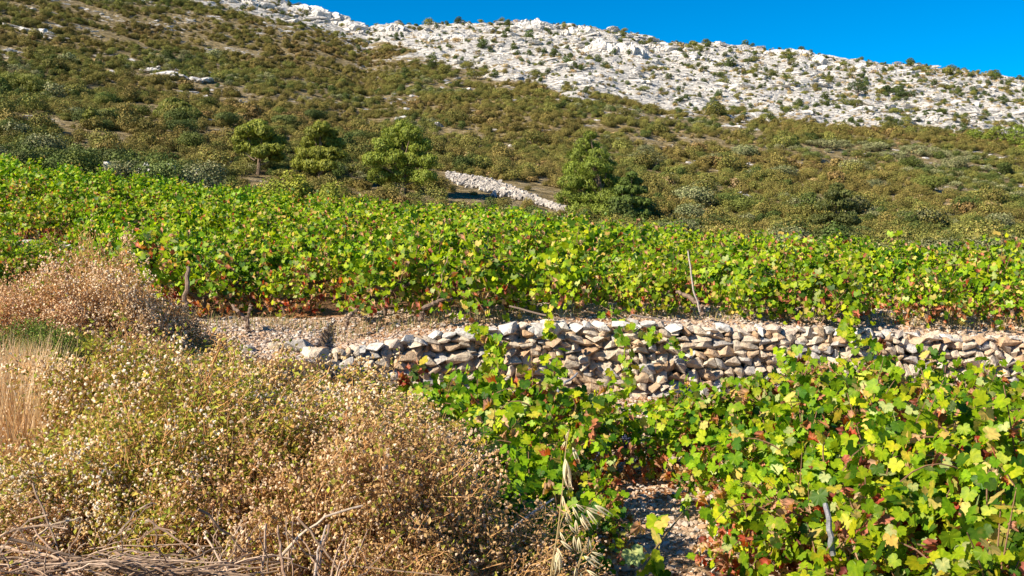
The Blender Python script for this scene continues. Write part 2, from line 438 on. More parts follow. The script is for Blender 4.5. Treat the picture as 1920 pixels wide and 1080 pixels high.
def stone_tint():
    u = R.rand()
    if u < .46: c = np.array([.55, .47, .37])
    elif u < .72: c = np.array([.50, .37, .25])
    elif u < .88: c = np.array([.43, .41, .385])
    else: c = np.array([.46, .31, .19])
    return c * R.uniform(.8, 1.12)

def rock_mesh(seed, name='rock'):
    """larger limestone block with ledges and cracks"""
    rs = np.random.RandomState(seed)
    bm = bmesh.new(); bmesh.ops.create_icosphere(bm, subdivisions=4, radius=1)
    V = np.array([v.co[:] for v in bm.verts]); Fc = np.array([[v.index for v in f.verts] for f in bm.faces]); bm.free()
    V = V / (np.abs(V).max(1, keepdims=True) ** .75)
    for k in range(15):          # planar cuts
        n = norm(rs.normal(size=3)); n[2] = n[2] * .8 + .1; n = norm(n); d = rs.uniform(.6, 1.0)
        h = V @ n; m = h > d; V[m] -= np.outer((h[m] - d) * .93, n)
    a = fbm(V[:, 0] * 3 + seed, V[:, 2] * 2 + V[:, 1] * 3, seed, 4)
    V *= (1 + (a[:, None] - .5) * .35)
    g = 1 - np.abs(2 * fbm(V[:, 0] * 4 + V[:, 1] * 3 + seed, V[:, 2] * 1.5, seed + 3, 2) - 1)
    V[:, :2] *= (1 - .16 * sstep(.8, .97, g))[:, None]
    C = np.tile([.60, .58, .55], (len(V), 1)) * (.85 + .3 * a[:, None])
    return tri_mesh(name, V, Fc, C, [M_rock])

# dry stone retaining wall ---------------------------------------------------
def build_wall(root, xa, xb, topf, botf, yf, hmin=.068, hmax=.135, cap=True, wscale=1.0, lean=.10, capname='capstone'):
    g = Geo(); x0 = xa
    # courses
    z_rel = 0.0; H = 1.2
    rows = []
    while z_rel < 1.3:
        h = R.uniform(hmin, hmax) * wscale; rows.append((z_rel, h)); z_rel += h * .93
    for (zr, h) in rows:
        x = xa + R.uniform(0, .1)
        while x < xb:
            w = R.uniform(.08, .21) * wscale * (1.0 if R.rand() < .8 else 1.35)
            hh = h * R.uniform(.85, 1.25)
            tz = float(topf(x)); bz = float(botf(x))
            zc = bz - .05 + zr + h * .5 + .05 * math.sin(x * 2.1 + zr * 4) + R.normal(0, .012)
            if zc + h * .3 < tz - .03:
                tv, tf = ROCKS[R.randint(16)]
                dep = R.uniform(.22, .34)
                yy = float(yf(x)) + (zc - bz) * lean + R.uniform(-.025, .025) + dep * .35 - .07
                g.inst(tv, tf, [[x + w / 2, yy, zc]], eul(R.uniform(-.12, .12), R.uniform(-.25, .25), R.uniform(-.2, .2)),
                       np.array([[w * 1.22, dep, hh * 1.3]]), stone_tint())
                tv, tf = ROCKS[R.randint(16)]
                g.inst(tv, tf, [[x + w * R.uniform(.7, 1.2), yy + .06, zc + R.uniform(-.5, .5) * h]], rrot(1), np.array([[w * .9, .2, h * .9]]), stone_tint() * .9)
            x += w * .96
    face = g.obj('stone_face', [M_stone], root)
    # small wedge stones between
    g = Geo(); n = int((xb - xa) * 120)
    for k in range(n):
        x = R.uniform(xa, xb); tz = float(topf(x)); bz = float(botf(x)); z = R.uniform(bz, tz - .05)
        tv, tf = ROCKS[R.randint(16)]
        g.inst(tv, tf, [[x, float(yf(x)) + (z - bz) * lean + .02, z]], rrot(1), np.array([[R.uniform(.05, .12), R.uniform(.05, .12), R.uniform(.035, .07)]]), stone_tint() * [1.0, .92, .84])
    g.obj('wedge_stones', [M_stone], root)
    if cap:
        x = xa
        while x < xb:
            w = R.uniform(.10, .27); tv, tf = ROCKS[R.randint(16)]
            g = Geo(); h = R.uniform(.08, .14) * (1 if x < 3.5 else .8)
            c = (np.array([.56, .54, .50]) if R.rand() < .75 else np.array([.56, .47, .38])) * R.uniform(.9, 1.1)
            g.inst(tv, tf, [[x + w / 2, float(yf(x)) + .10 + R.uniform(-.05, .06), float(topf(x)) + R.uniform(-.07, -.02)]],
                   eul(R.uniform(-.2, .2), R.uniform(-.25, .25), R.uniform(-.4, .4)), np.array([[w * 1.05, R.uniform(.2, .3), h]]), c)
            g.obj(capname, [M_stone], root)
            x += w * .97
def wall_top(x):
    Yp = np.interp(x, WX, WTY)
    return CAMZ + yz(Yp) * wall_y(x)
root = empty('dry_stone_wall', (0, 0, 0))
tag(root, 'long dry stone retaining wall of pale limestone below the gravel terrace', 'stone wall')
build_wall(root, -2.2, 8.2, wall_top, lambda x: low(x, 12.0) - .02 if x > -1.3 else low(x, 12.0) + .2, wall_y)

def up_base(x, y): return Tz(x, y)
root = empty('dry_stone_wall', (0, 0, 0))
tag(root, 'short low pale stone wall among the vines at the left edge, above the dry shrub', 'stone wall')
yl = 20.0
build_wall(root, xof(-80, yl), xof(150, yl), lambda x: Tz(x, yl + .3) + .16, lambda x: Tz(x, yl - .3) - .1, lambda x: yl + .15 * math.sin(x), wscale=1.15, cap=True)

# ------------------------------------------------------------------ gravel
pebs = []
for k in range(8):
    tv, tf = hull_rock(9, 300 + k, .5, 0)
    c = [(.50, .39, .30), (.46, .31, .20), (.42, .36, .31), (.54, .45, .37), (.40, .25, .15), (.50, .37, .27), (.54, .49, .44), (.36, .28, .22)][k]
    pebs.append(tri_mesh('pebble', tv * [1, .8, .55], tf, np.tile(np.array(c), (len(tv), 1)), [M_peb]))
pebc = source_coll('pebble_source', pebs)
def gravel(name, label, xs, ys, smin, smax):
    z = T(xs, ys); n = len(xs)
    s = R.uniform(0, 1, n) ** 3 * (smax - smin) + smin
    scatter(name, label, 'gravel', np.stack([xs, ys, z + s * .1], 1), R.uniform(-3.1, 3.1, (n, 3)) * [.12, .12, 1], np.repeat(s[:, None], 3, 1), R.randint(0, 8, n), pebc)
n = 26000
xs = R.uniform(-4.2, 8.5, n); ys = np.array([float(a) for a in wall_y(xs)]) + .15 + R.uniform(0, 1, n) ** 1.3 * 1.9
m = (xs > -2.2)
xs2 = R.uniform(-4.4, -2.0, 9000); ys2 = R.uniform(10.2, 12.8, 9000)
gravel('terrace_gravel', 'pale and rusty gravel strip on the terrace behind the wall', np.r_[xs[m], xs2], np.r_[ys[m], ys2], .018, .07)
n = 52000
ys = 3 + 9 * R.uniform(0, 1, n) ** .8; xs = R.uniform(-.1, .62, n) * ys
m = xs > bank_edge(ys) + .2
gravel('field_gravel', 'pale broken stones covering the soil between the lower grapevines', xs[m], ys[m], .014, .055)
# loose boulders at the left end of the wall
for (px, Y, D, w, h, lab) in [(558, 668, 10.9, .36, .2, 'rounded tan boulder lying just left of the dry stone wall end'),
                              (520, 655, 11.0, .2, .13, 'small white rock with a dark gap beside the tan boulder'),
                              (462, 655, 10.9, .22, .12, 'pale half buried rock at the left end of the gravel terrace'),
                              (606, 672, 11.0, .2, .22, 'upright grey rock leaning on the left end of the stone wall'),
                              (590, 690, 10.6, .3, .16, 'flat grey rock at the foot of the wall end by the dry bush'),
                              (765, 770, 8.2, .34, .2, 'pinkish grey rock between the dry bush and the red vine leaves')]:
    tv, tf = ROCKS[R.randint(16)]; g = Geo(); x, y, z = at(px, Y, D)
    z = Tz(x, y) + h * .3
    g.inst(tv, tf, [[0, 0, 0]], eul(R.uniform(-.2, .2), .1, R.uniform(-.4, .4)), np.array([[w, w * .8, h]]), stone_tint())
    o = g.obj('limestone_rock', [M_stone]); o.location = (x, y, z); tag(o, lab, 'rock')

# ------------------------------------------------------------------ vine leaves
def leaf_template(level):
    if level == 0:
        half = [(0, 1.0), (8, .87), (14, .91), (21, .78), (28, .72), (37, .84), (45, .97), (53, .84), (61, .86), (70, .73), (80, .74), (92, .80), (104, .86), (116, .74), (128, .74), (142, .66), (156, .52), (169, .32), (177, .08)]
    elif level == 1:
        half = [(0, 1.0), (22, .76), (46, .95), (72, .72), (104, .82), (140, .64), (172, .12)]
    else:
        half = [(0, 1.0), (48, .86), (105, .74), (165, .3)]
    pts = [(a, r) for a, r in half] + [(-a, r) for a, r in half[::-1] if a > 0]
    V = [(0, 0, 0)]
    for a, r in pts:
        t = math.radians(a); V.append((r * math.cos(t) + .0, r * math.sin(t), 0))
    V = np.array(V)
    if level == 0:   # inner ring for shape
        pass
    V[:, 2] = .26 * np.abs(V[:, 1]) ** 1.1 - .24 * V[:, 0] ** 2 * np.sign(V[:, 0] + .3) - .18 * V[:, 1] ** 2
    if level < 2: V[1:, 2] += .045 * np.sin(np.arange(len(V) - 1) * 2.4)
    n = len(V) - 1
    Fc = np.array([(0, i, i % n + 1) for i in range(1, n + 1)])
    r = np.linalg.norm(V, axis=1)
    shade = np.ones((len(V), 3)); shade[0] = [1.3, 1.15, 1.1]
    if level == 0:
        ang = np.degrees(np.arctan2(V[:, 1], V[:, 0]))
        for a_ in (0, 45, -45, 104, -104): shade[(np.abs(ang - a_) < 4) & (r > .3)] *= [1.28, 1.16, 1.2]
        shade[1:][r[1:] < .79] *= [.84, .88, .85]
    else: shade[r > .8] *= [.9, .95, .9]
    return V, Fc, shade
LT = [leaf_template(k) for k in range(3)]
def crumple(V):
    V = V.copy(); V[:, 2] = 1.3 * np.abs(V[:, 1]) - .75 * V[:, 0] ** 2; V[:, 1] *= .7; V[1:, 2] += .22 * np.sin(np.arange(len(V) - 1) * 1.7)
    return V
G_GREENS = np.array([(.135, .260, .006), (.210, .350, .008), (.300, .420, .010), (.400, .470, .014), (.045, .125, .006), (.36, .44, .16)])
G_REDS = np.array([(.38, .085, .035), (.46, .17, .10), (.50, .28, .17), (.20, .055, .035), (.54, .38, .22), (.30, .13, .07)])
G_YEL = np.array([(.42, .40, .04), (.50, .44, .12), (.55, .42, .10)])
def put_leaves(g, P, outw, size, level, redness, pale=.06, yel=.08, deep=0, youth=None, m=0):
    n = len(P)
    if n == 0: return
    nrm = norm(outw * .42 + np.array([-.30, -.36, .26]) + R.normal(0, .52, (n, 3)))
    tip = np.array([0, 0, -1.]) + outw * .35 + R.normal(0, .5, (n, 3))
    rot = frames(nrm, tip)
    u = R.rand(n)
    w = np.array([.26, .27, .19, .10, .18, pale]); w = w / w.sum()
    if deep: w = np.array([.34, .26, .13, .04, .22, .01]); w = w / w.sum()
    C = G_GREENS[R.choice(6, n, p=w)].copy()
    red = u < redness
    C[red] = G_REDS[R.choice(6, red.sum(), p=[.15, .25, .24, .08, .18, .10])]
    ye = (~red) & (R.rand(n) < yel)
    C[ye] = G_YEL[R.randint(0, 3, ye.sum())]
    C *= R.uniform(.82, 1.18, (n, 1))
    s = size * R.uniform(.6, 1.25, n)
    tv, tf, sh = LT[level]
    k = red
    j = R.rand(n)
    flip = tv * [1, 1, -1]
    A = (~k) & (j < .5); B = (~k) & (j >= .5)
    tv2 = tv.copy(); tv2[:, 2] = tv2[:, 2] * .4 + .12 * tv[:, 0] * tv[:, 1]
    g.inst(tv, tf, P[A], rot[A], s[A], C[A], sh, m); g.inst(tv2, tf, P[B], rot[B], s[B], C[B], sh, m)
    g.inst(crumple(tv), tf, P[k], rot[k], s[k] * .85, C[k], sh, m)

def bez(p0, p1, p2, n):
    t = np.linspace(0, 1, n)[:, None]; return (1 - t) ** 2 * p0 + 2 * t * (1 - t) * p1 + t * t * p2
def vine_variant(seed, level, rad=.68, hgt=.86, nshoot=17, leafsize=.066, red=.10, deep=0, fill=1.0):
    """returns dict of meshes for one bush-trained grapevine, base at origin"""
    global R
    keep = R; R = np.random.RandomState(seed)
    tr = Geo(); cn = Geo(); lf = Geo()
    head = np.array([R.uniform(-.1, .1), R.uniform(-.1, .1), R.uniform(.24, .34)])
    trunk_c = np.array([.15, .105, .075]); cane_c = np.array([.20, .11, .06])
    mid = head * .5 + np.array([R.uniform(-.07, .07), R.uniform(-.07, .07), 0])
    sides = 7 if level < 2 else 4
    tr.tube(bez(np.array([0, 0, -.06]), mid, head, 7), [.038, .028, .032, .04], trunk_c, sides)
    arms = []
    for k in range(4):
        a = k * 1.57 + R.uniform(-.5, .5); L = R.uniform(.16, .28)
        e = head + np.array([math.cos(a) * L, math.sin(a) * L, R.uniform(.05, .16)])
        tr.tube(bez(head, (head + e) / 2 + [0, 0, -.03], e, 5), [.026, .018], trunk_c, sides - 1); arms.append(e)
    P = []; O = []; RP = []
    for k in range(nshoot):
        b = arms[k % 4]; a = R.uniform(0, 6.283); reach = rad * R.uniform(.45, 1.08); top = hgt * R.uniform(.55, 1.0)
        droop = R.uniform(.1, .85)
        o = np.array([math.cos(a), math.sin(a), 0])
        p1 = b + o * reach * .45 + [0, 0, (top - b[2]) * 1.35]
        p2 = np.array([0, 0, 0]) + o * reach + [0, 0, max(.10, top * (1 - droop))]
        if k % 4 == 0: p1 = b + o * .1 + [0, 0, .3]; p2 = b + o * .25 + [0, 0, hgt * R.uniform(.9, 1.25) - b[2]]
        c = bez(b, p1, p2, 9)
        if level < 2: cn.tube(c, [.0055, .0028], cane_c, 4)
        nl = int(17 * fill)
        t = np.linspace(.12, 1, nl); q = np.stack([np.interp(t, np.linspace(0, 1, 9), c[:, i]) for i in range(3)], 1)
        side = np.cross(np.tile(o, (nl, 1)), [0, 0, 1]) * np.where(np.arange(nl) % 2, 1, -1)[:, None]
        P.append(q + side * .06 + R.normal(0, .035, (nl, 3))); O.append(norm(q * [1, 1, .6] - [0, 0, .15]))
    P = np.concatenate(P); O = np.concatenate(O)
    # laterals filling the outer shell
    nf = int(190 * fill)
    d = norm(R.normal(size=(nf, 3)) * [1, 1, .8] + [0, 0, .25]); d[:, 2] = np.abs(d[:, 2])
    lump = .78 + .3 * vnoise(d[:, 0] * 2.2 + seed, d[:, 1] * 2.2 + d[:, 2] * 2, seed)
    rr = R.uniform(.72, 1.0, nf) * lump
    Q = d * rr[:, None] * [rad, rad, hgt * .82] + [0, 0, .12]
    ns = int(70 * fill); a = R.uniform(0, 6.28, ns); O2 = np.stack([np.cos(a), np.sin(a), a * 0], 1)
    Q2 = O2 * (rad * R.uniform(.45, .95, ns))[:, None] + np.stack([a * 0, a * 0, R.uniform(.06, .4, ns) * hgt], 1)
    P = np.r_[P, Q, Q2]; O = np.r_[O, d, O2]
    P[:, 2] = np.maximum(P[:, 2], .05)
    h = P[:, 2] / hgt
    lowm = (h < .42)
    put_leaves(lf, P[~lowm], O[~lowm], leafsize, level, red * (.55 if level == 0 else .8), deep=deep)
    put_leaves(lf, P[lowm], O[lowm], leafsize * .95, level, min(.75, red * 3.6), deep=deep)
    out = {'trunk': tr.mesh('trunk', M_bark), 'foliage': lf.mesh('foliage', M_vine, True)}
    if level < 2: out['canes'] = cn.mesh('canes', M_bark)
    # a grape bunch
    gb = Geo(); bm = bmesh.new(); bmesh.ops.create_icosphere(bm, subdivisions=1, radius=1)
    tv = np.array([v.co[:] for v in bm.verts]); tf = np.array([[v.index for v in f.verts] for f in bm.faces]); bm.free()
    n = 46; zz = R.uniform(0, 1, n); a = R.uniform(0, 6.28, n); rr = .038 * (1 - zz * .75)
    gb.inst(tv, tf, np.stack([np.cos(a) * rr, np.sin(a) * rr, -zz * .13], 1), np.tile(np.eye(3), (n, 1, 1)), np.full(n, .0105), np.array([.018, .022, .06]))
    out['grape_bunch'] = gb.mesh('grape_bunch', M_grape, True)
    R = keep
    return out
V0 = [vine_variant(10 + k, 0, red=r, rad=.74, leafsize=.057, fill=1.4) for k, r in enumerate((.12, .18, .25, .42, .16, .32))]
V0d = [vine_variant(30 + k, 0, red=r, deep=1) for k, r in enumerate((.06, .12))]  # darker leaf mix: shade of the dry bush put into the leaf colours
V1 = [vine_variant(50 + k, 1, red=r, fill=1.3, leafsize=.056) for k, r in enumerate((.05, .08, .13, .22, .06, .17, .10, .20))]
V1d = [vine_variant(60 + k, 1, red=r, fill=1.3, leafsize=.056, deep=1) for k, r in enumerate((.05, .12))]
V2 = [vine_variant(70 + k, 2, red=r, fill=1.0, leafsize=.066) for k, r in enumerate((.04, .08, .03))]
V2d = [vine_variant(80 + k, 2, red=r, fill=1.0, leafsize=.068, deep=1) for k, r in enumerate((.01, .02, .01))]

def place_vine(var, x, y, sc, label, group, bunch=0, rz=None, canes=True):
    root = empty('grapevine', (x, y, Tz(x, y) - .02), R.uniform(-.6, .6) if rz is None else rz, (sc * R.choice([-1, 1]), sc, sc) if False else sc)
    tag(root, label, 'grapevine', group)
    part('trunk', var['trunk'], root); part('foliage', var['foliage'], root)
    if canes and 'canes' in var: part('canes', var['canes'], root)
    for k in range(bunch):
        b = part('grape_bunch', var['grape_bunch'], root); a = R.uniform(0, 6.28)
        b.location = (math.cos(a) * .5, math.sin(a) * .5, R.uniform(.28, .5))
    return root

ORD = ['first', 'second', 'third', 'fourth', 'fifth', 'sixth', 'seventh', 'eighth', 'ninth', 'tenth', 'eleventh', 'twelfth', 'thirteenth', 'fourteenth', 'fifteenth', 'sixteenth', 'seventeenth', 'eighteenth']
# lower plot: rows from the camera to the wall, (px, scale, variant)
LOW = [
 (3.6, [(1790, .74, 0), (2130, .8, 3)]),
 (4.15, [(1005, .58, 'd1'), (1560, .68, 3), (1960, .8, 1)]),
 (4.85,  [(925, .60, 'd0'), (1085, .46, 3), (1470, .60, 1), (1660, .84, 2), (1860, .9, 4), (2120, .9, 0)]),
 (5.7,  [(880, .68, 'd1'), (995, .72, 3), (1445, .74, 0), (1610, .86, 5), (1790, .88, 2), (2000, .9, 1)]),
 (6.9,  [(830, .76, 'd0'), (960, .84, 2), (1090, .74, 1), (1310, .70, 4), (1440, .84, 3), (1580, .88, 0), (1730, .86, 5), (1880, .85, 2), (2040, .9, 1)]),
 (8.0,  [(800, .70, 0), (905, .70, 4), (1015, .60, 1), (1125, .50, 2), (1240, .56, 0), (1350, .68, 5), (1470, .84, 1), (1600, .94, 3), (1720, .84, 0), (1850, .78, 4), (1980, .82, 2)]),
 (9.2,  [(1470, .62, 0), (1600, .92, 1), (1700, .62, 5)]),
]
RN = ['nearest', 'second', 'third', 'fourth', 'fifth', 'sixth', 'farthest']
LOOK = ['bright green', 'slightly rusty', 'yellow-green', 'red-speckled', 'light green', 'yellow and rust']
for i, (D, row) in enumerate(LOW):
    for j, (px, sc, v) in enumerate(row):
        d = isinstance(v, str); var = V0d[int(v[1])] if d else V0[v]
        y = D + R.uniform(-.12, .12); x = xof(px, D)
        if y < 9 and x < bank_edge(y) + .15 and i > 1: x = bank_edge(y) + .25
        lab = '%s grapevine, %s from left in the %s row of the lower plot' % ('shaded dark' if d else LOOK[v], ORD[j], RN[i])
        place_vine(var, float(x), y, sc, lab, 'grapevines in the lower plot before the stone wall', bunch=3 if (i * 7 + j) % 3 == 0 else 1)

# upper vineyard
def edge_D(px): return np.interp(px, [-200, 0, 300, 480, 700, 960, 1200, 1400, 1700, 1900, 2200], [47, 46, 45, 43, 42, 41, 37, 34, 29, 26.5, 25])
cand = []
D = 13.15; row = 0
while D < 47:
    wpx = 1.2 / D * F
    px = -140 + R.uniform(0, wpx)
    while px < 2080:
        if D < edge_D(px):
            cand.append((row, px + R.uniform(-.15, .15) * wpx, D + R.uniform(-.22, .22)))
        px += wpx * R.uniform(.9, 1.1)
    D += 1.28 if row else 1.15; row += 1
keepc = []
for (row, px, D) in cand:
    if px < 175 and 19.5 < D < 20.7: continue
    keepc.append((row, px, D))
keepc.sort(key=lambda c: c[0] * 10000 + c[1])
cnt = {}; far = []; nI = 0
for (row, px, D) in keepc:
    x = xof(px, D)
    sc = R.uniform(.70, 1.2)
    if px < 175 and D < 19.1: sc *= (.72 if D < 15 else .55 if D < 17 else .42)
    inframe = -60 < px < 1990
    if nI < 285 and inframe:
        j = cnt.get(row, 0); cnt[row] = j + 1; nI += 1
        right = px > 1250
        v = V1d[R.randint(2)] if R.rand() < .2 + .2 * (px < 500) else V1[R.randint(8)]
        if row < 2:
            nm = 'front' if row == 0 else 'second'
            k = j + 1; o = ORD[j] if j < len(ORD) else ORD[max(0, 0)]
            lab = 'grapevine %s from the left in the %s row of the upper vineyard' % (o if j < len(ORD) else 'beyond the eighteenth', nm)
        else:
            zone = 'left' if px < 640 else ('middle' if px < 1280 else 'right')
            lab = 'leafy green grapevine in the %s of the upper vineyard behind the %s row' % (zone, 'second' if row < 6 else 'sixth')
        place_vine(v, x, D, sc, lab, 'grapevines in the upper vineyard', bunch=1 if (row < 2 and j % 2) else 0, canes=row < 4)
    else:
        far.append((px, D, sc))
def flat_sources(name, variants):
    """trunk and foliage of each variant joined, for the far mass"""
    out = []
    for i, v in enumerate(variants):
        a, b = v['trunk'], v['foliage']
        bm = bmesh.new(); bm.from_mesh(b); nb = len(bm.faces); bm.from_mesh(a)
        for f in list(bm.faces)[nb:]: f.material_index = 1
        me = bpy.data.meshes.new(name); bm.to_mesh(me); bm.free()
        me.materials.clear(); me.materials.append(M_vine); me.materials.append(M_bark)
        out.append(me)
    return source_coll(name, out)
vc = flat_sources('vine_source', V2 + V2d)
fp = np.array(far); fx = (fp[:, 0] - 960) / F * fp[:, 1]
idx = np.where(R.rand(len(fp)) < .12 + .5 * sstep(300, 1300, fp[:, 0]), R.randint(0, 3, len(fp)), R.randint(3, 6, len(fp)))
scatter('vineyard', 'dense green mass of grapevines farther up the upper vineyard', 'vineyard',
        np.stack([fx, fp[:, 1], T(fx, fp[:, 1])], 1), np.stack([fx * 0, fx * 0, R.uniform(-.7, .7, len(fp))], 1),
        np.repeat(fp[:, 2:3], 3, 1) * 1.06, idx, vc)

# long loose shoots: one climbing before the wall, ones trailing over it
def loose_shoot(name, parent_loc, pts, label, n=26, size=.07, red=.06, cat='vine shoot'):
    g = Geo(); pts = np.array(pts, float)
    t = np.linspace(0, 1, len(pts)); q = np.linspace(0, 1, 24)
    c = np.stack([np.interp(q, t, pts[:, i]) for i in range(3)], 1) 
    root = empty('grapevine_shoot', tuple(c[0])); tag(root, label, 'vine shoot')
    g.tube(c - c[0], [.006, .003], [.22, .15, .07], 5); g.obj('cane', M_bark, root)
    lf = Geo(); u = np.sort(R.rand(n)); P = np.stack([np.interp(u, q, c[:, i]) for i in range(3)], 1)
    P = P + R.normal(0, .045, (n, 3)) - c[0]; O = norm(R.normal(size=(n, 3)) * [.8, .4, .3] + [0, -.9, .2])
    put_leaves(lf, P, O, size, 0, red); lf.obj('leaves', M_vine, root, True)
def P3(l): return [at(*p) for p in l]
loose_shoot('s', None, P3([(905, 740, 10.6), (912, 690, 11.0), (925, 650, 11.3), (905, 628, 11.4), (880, 606, 11.6)]), 'green vine shoot climbing up the stone wall beside the dry bush', 60, .07)
loose_shoot('s', None, P3([(935, 700, 10.8), (930, 660, 11.1), (945, 640, 11.3)]), 'short leafy shoot against the wall right of the climbing one', 26, .065)
loose_shoot('s', None, P3([(1120, 570, 13), (1175, 600, 12.0), (1215, 625, 11.75), (1260, 645, 11.7), (1300, 668, 11.65)]), 'vine shoot trailing over the wall top down to the right', 34, .06)
loose_shoot('s', None, P3([(1165, 615, 11.8), (1172, 650, 11.6), (1180, 700, 11.3), (1182, 740, 10.6)]), 'vine shoot hanging straight down the middle of the wall', 42, .065)
loose_shoot('s', None, P3([(1030, 570, 12.8), (1028, 610, 11.8), (1024, 632, 11.65)]), 'small leafy shoot spilling over the wall cap near the long dead cane', 20, .06)
loose_shoot('s', None, P3([(1590, 560, 12.9), (1600, 590, 12.2), (1585, 618, 11.9), (1610, 640, 11.7)]), 'bright green shoot spilling over the right part of the wall', 52, .07)
loose_shoot('s', None, P3([(760, 740, 8.6), (775, 700, 8.8), (800, 682, 9.0)]), 'green shoot standing up at the left foot of the wall above red leaves', 24, .07, .5)
loose_shoot('s', None, P3([(1200, 1070, 3.6), (1250, 1000, 3.9), (1290, 950, 4.2)]), 'yellow-green shoot reaching over the gravel gap', 16, .05, .02)
loose_shoot('s', None, P3([(1480, 720, 8.6), (1475, 680, 8.9), (1482, 645, 9.1)]), 'upright pale shoot tied to a stake before the wall', 24, .06, .0)

# old leaning vine trunks, seen at the front of the upper vineyard
def gnarled(pts, r, label, cc=(.20, .14, .10)):
    g = Geo(); P = np.array(P3(pts)); o0 = P[0].copy(); P = P - o0
    q = np.linspace(0, 1, 14); c = np.stack([np.interp(q, np.linspace(0, 1, len(P)), P[:, i]) for i in range(3)], 1)
    c[1:-1] += R.normal(0, .012, (12, 3)); g.tube(c, r, cc, 7)
    o = g.obj('vine_trunk', M_bark); o.location = o0; tag(o, label, 'vine trunk'); return o
gnarled([(347, 596, 12.4), (346, 565, 12.4), (351, 530, 12.4), (352, 500, 12.5)], [.03, .026, .03, .02], 'upright bare vine trunk beside the dry shrub')
gnarled([(466, 622, 11.9), (461, 598, 11.9), (446, 580, 11.9), (436, 572, 12)], [.03, .024, .016], 'forked vine trunk leaning left on the gravel')
gnarled([(461, 600, 11.9), (467, 585, 11.9), (470, 570, 12.0)], [.024, .018, .012], 'short right arm of the forked vine trunk on the gravel')
gnarled([(648, 610, 12.2), (658, 592, 12.2), (668, 580, 12.3)], [.024, .022, .02], 'small leaning vine trunk under red leaves behind the wall end')
gnarled([(788, 600, 12.3), (797, 578, 12.3), (815, 566, 12.35), (848, 560, 12.4)], [.04, .034, .028, .02], 'thick old vine trunk bending right above the gravel')
gnarled([(1318, 590, 12.4), (1308, 570, 12.4), (1290, 556, 12.5), (1268, 548, 12.6)], [.034, .03, .02], 'bare grey vine trunk leaning left by the upright stake')
gnarled([(820, 560, 12.6), (830, 520, 12.7), (840, 480, 12.8)], [.012, .010, .006], 'thin upright cane rising from the upper vines', (.28, .2, .13))
def stick(name, pts, r, c, label, cat):
    g = Geo(); P = np.array(P3(pts)); o0 = P[0].copy(); P = P - o0; q = np.linspace(0, 1, 10)
    cc = np.stack([np.interp(q, np.linspace(0, 1, len(P)), P[:, i]) for i in range(3)], 1); cc[1:-1] += R.normal(0, r * .3, (8, 3))
    g.tube(cc, [r, r * .75], c, 6); o = g.obj(name, M_bark); o.location = o0; tag(o, label, cat); return o
stick('stake', [(1312, 585, 12.3), (1300, 540, 12.3), (1290, 470, 12.35)], .013, (.42, .38, .33), 'tall thin grey stake standing in the upper vines above the wall', 'stake')
stick('stake', [(1030, 748, 9.6), (1050, 728, 10.2), (1082, 700, 11.0)], .016, (.40, .41, .43), 'grey stick leaning on the stones of the wall', 'stake')
stick('stake', [(1562, 1040, 3.9), (1556, 990, 3.9), (1547, 945, 3.95)], .013, (.22, .23, .25), 'dark grey stake between the nearest green vines', 'stake')
stick('dead_cane', [(955, 574, 12.4), (1040, 596, 12.2), (1120, 616, 12.0)], .012, (.20, .15, .12), 'long dark dead cane lying along the gravel behind the wall', 'dead branch')
stick('dead_cane', [(1176, 600, 12.2), (1185, 590, 12.2), (1230, 598, 12.2), (1280, 608, 12.15)], .013, (.26, .21, .18), 'bent dead cane lying on the wall top above the trailing shoot', 'dead branch')
stick('dead_cane', [(958, 996, 3.3), (985, 970, 3.4), (1038, 935, 3.6)], .0045, (.55, .48, .42), 'thin pale twig sticking out of the shaded vines beside the oat', 'dead branch')

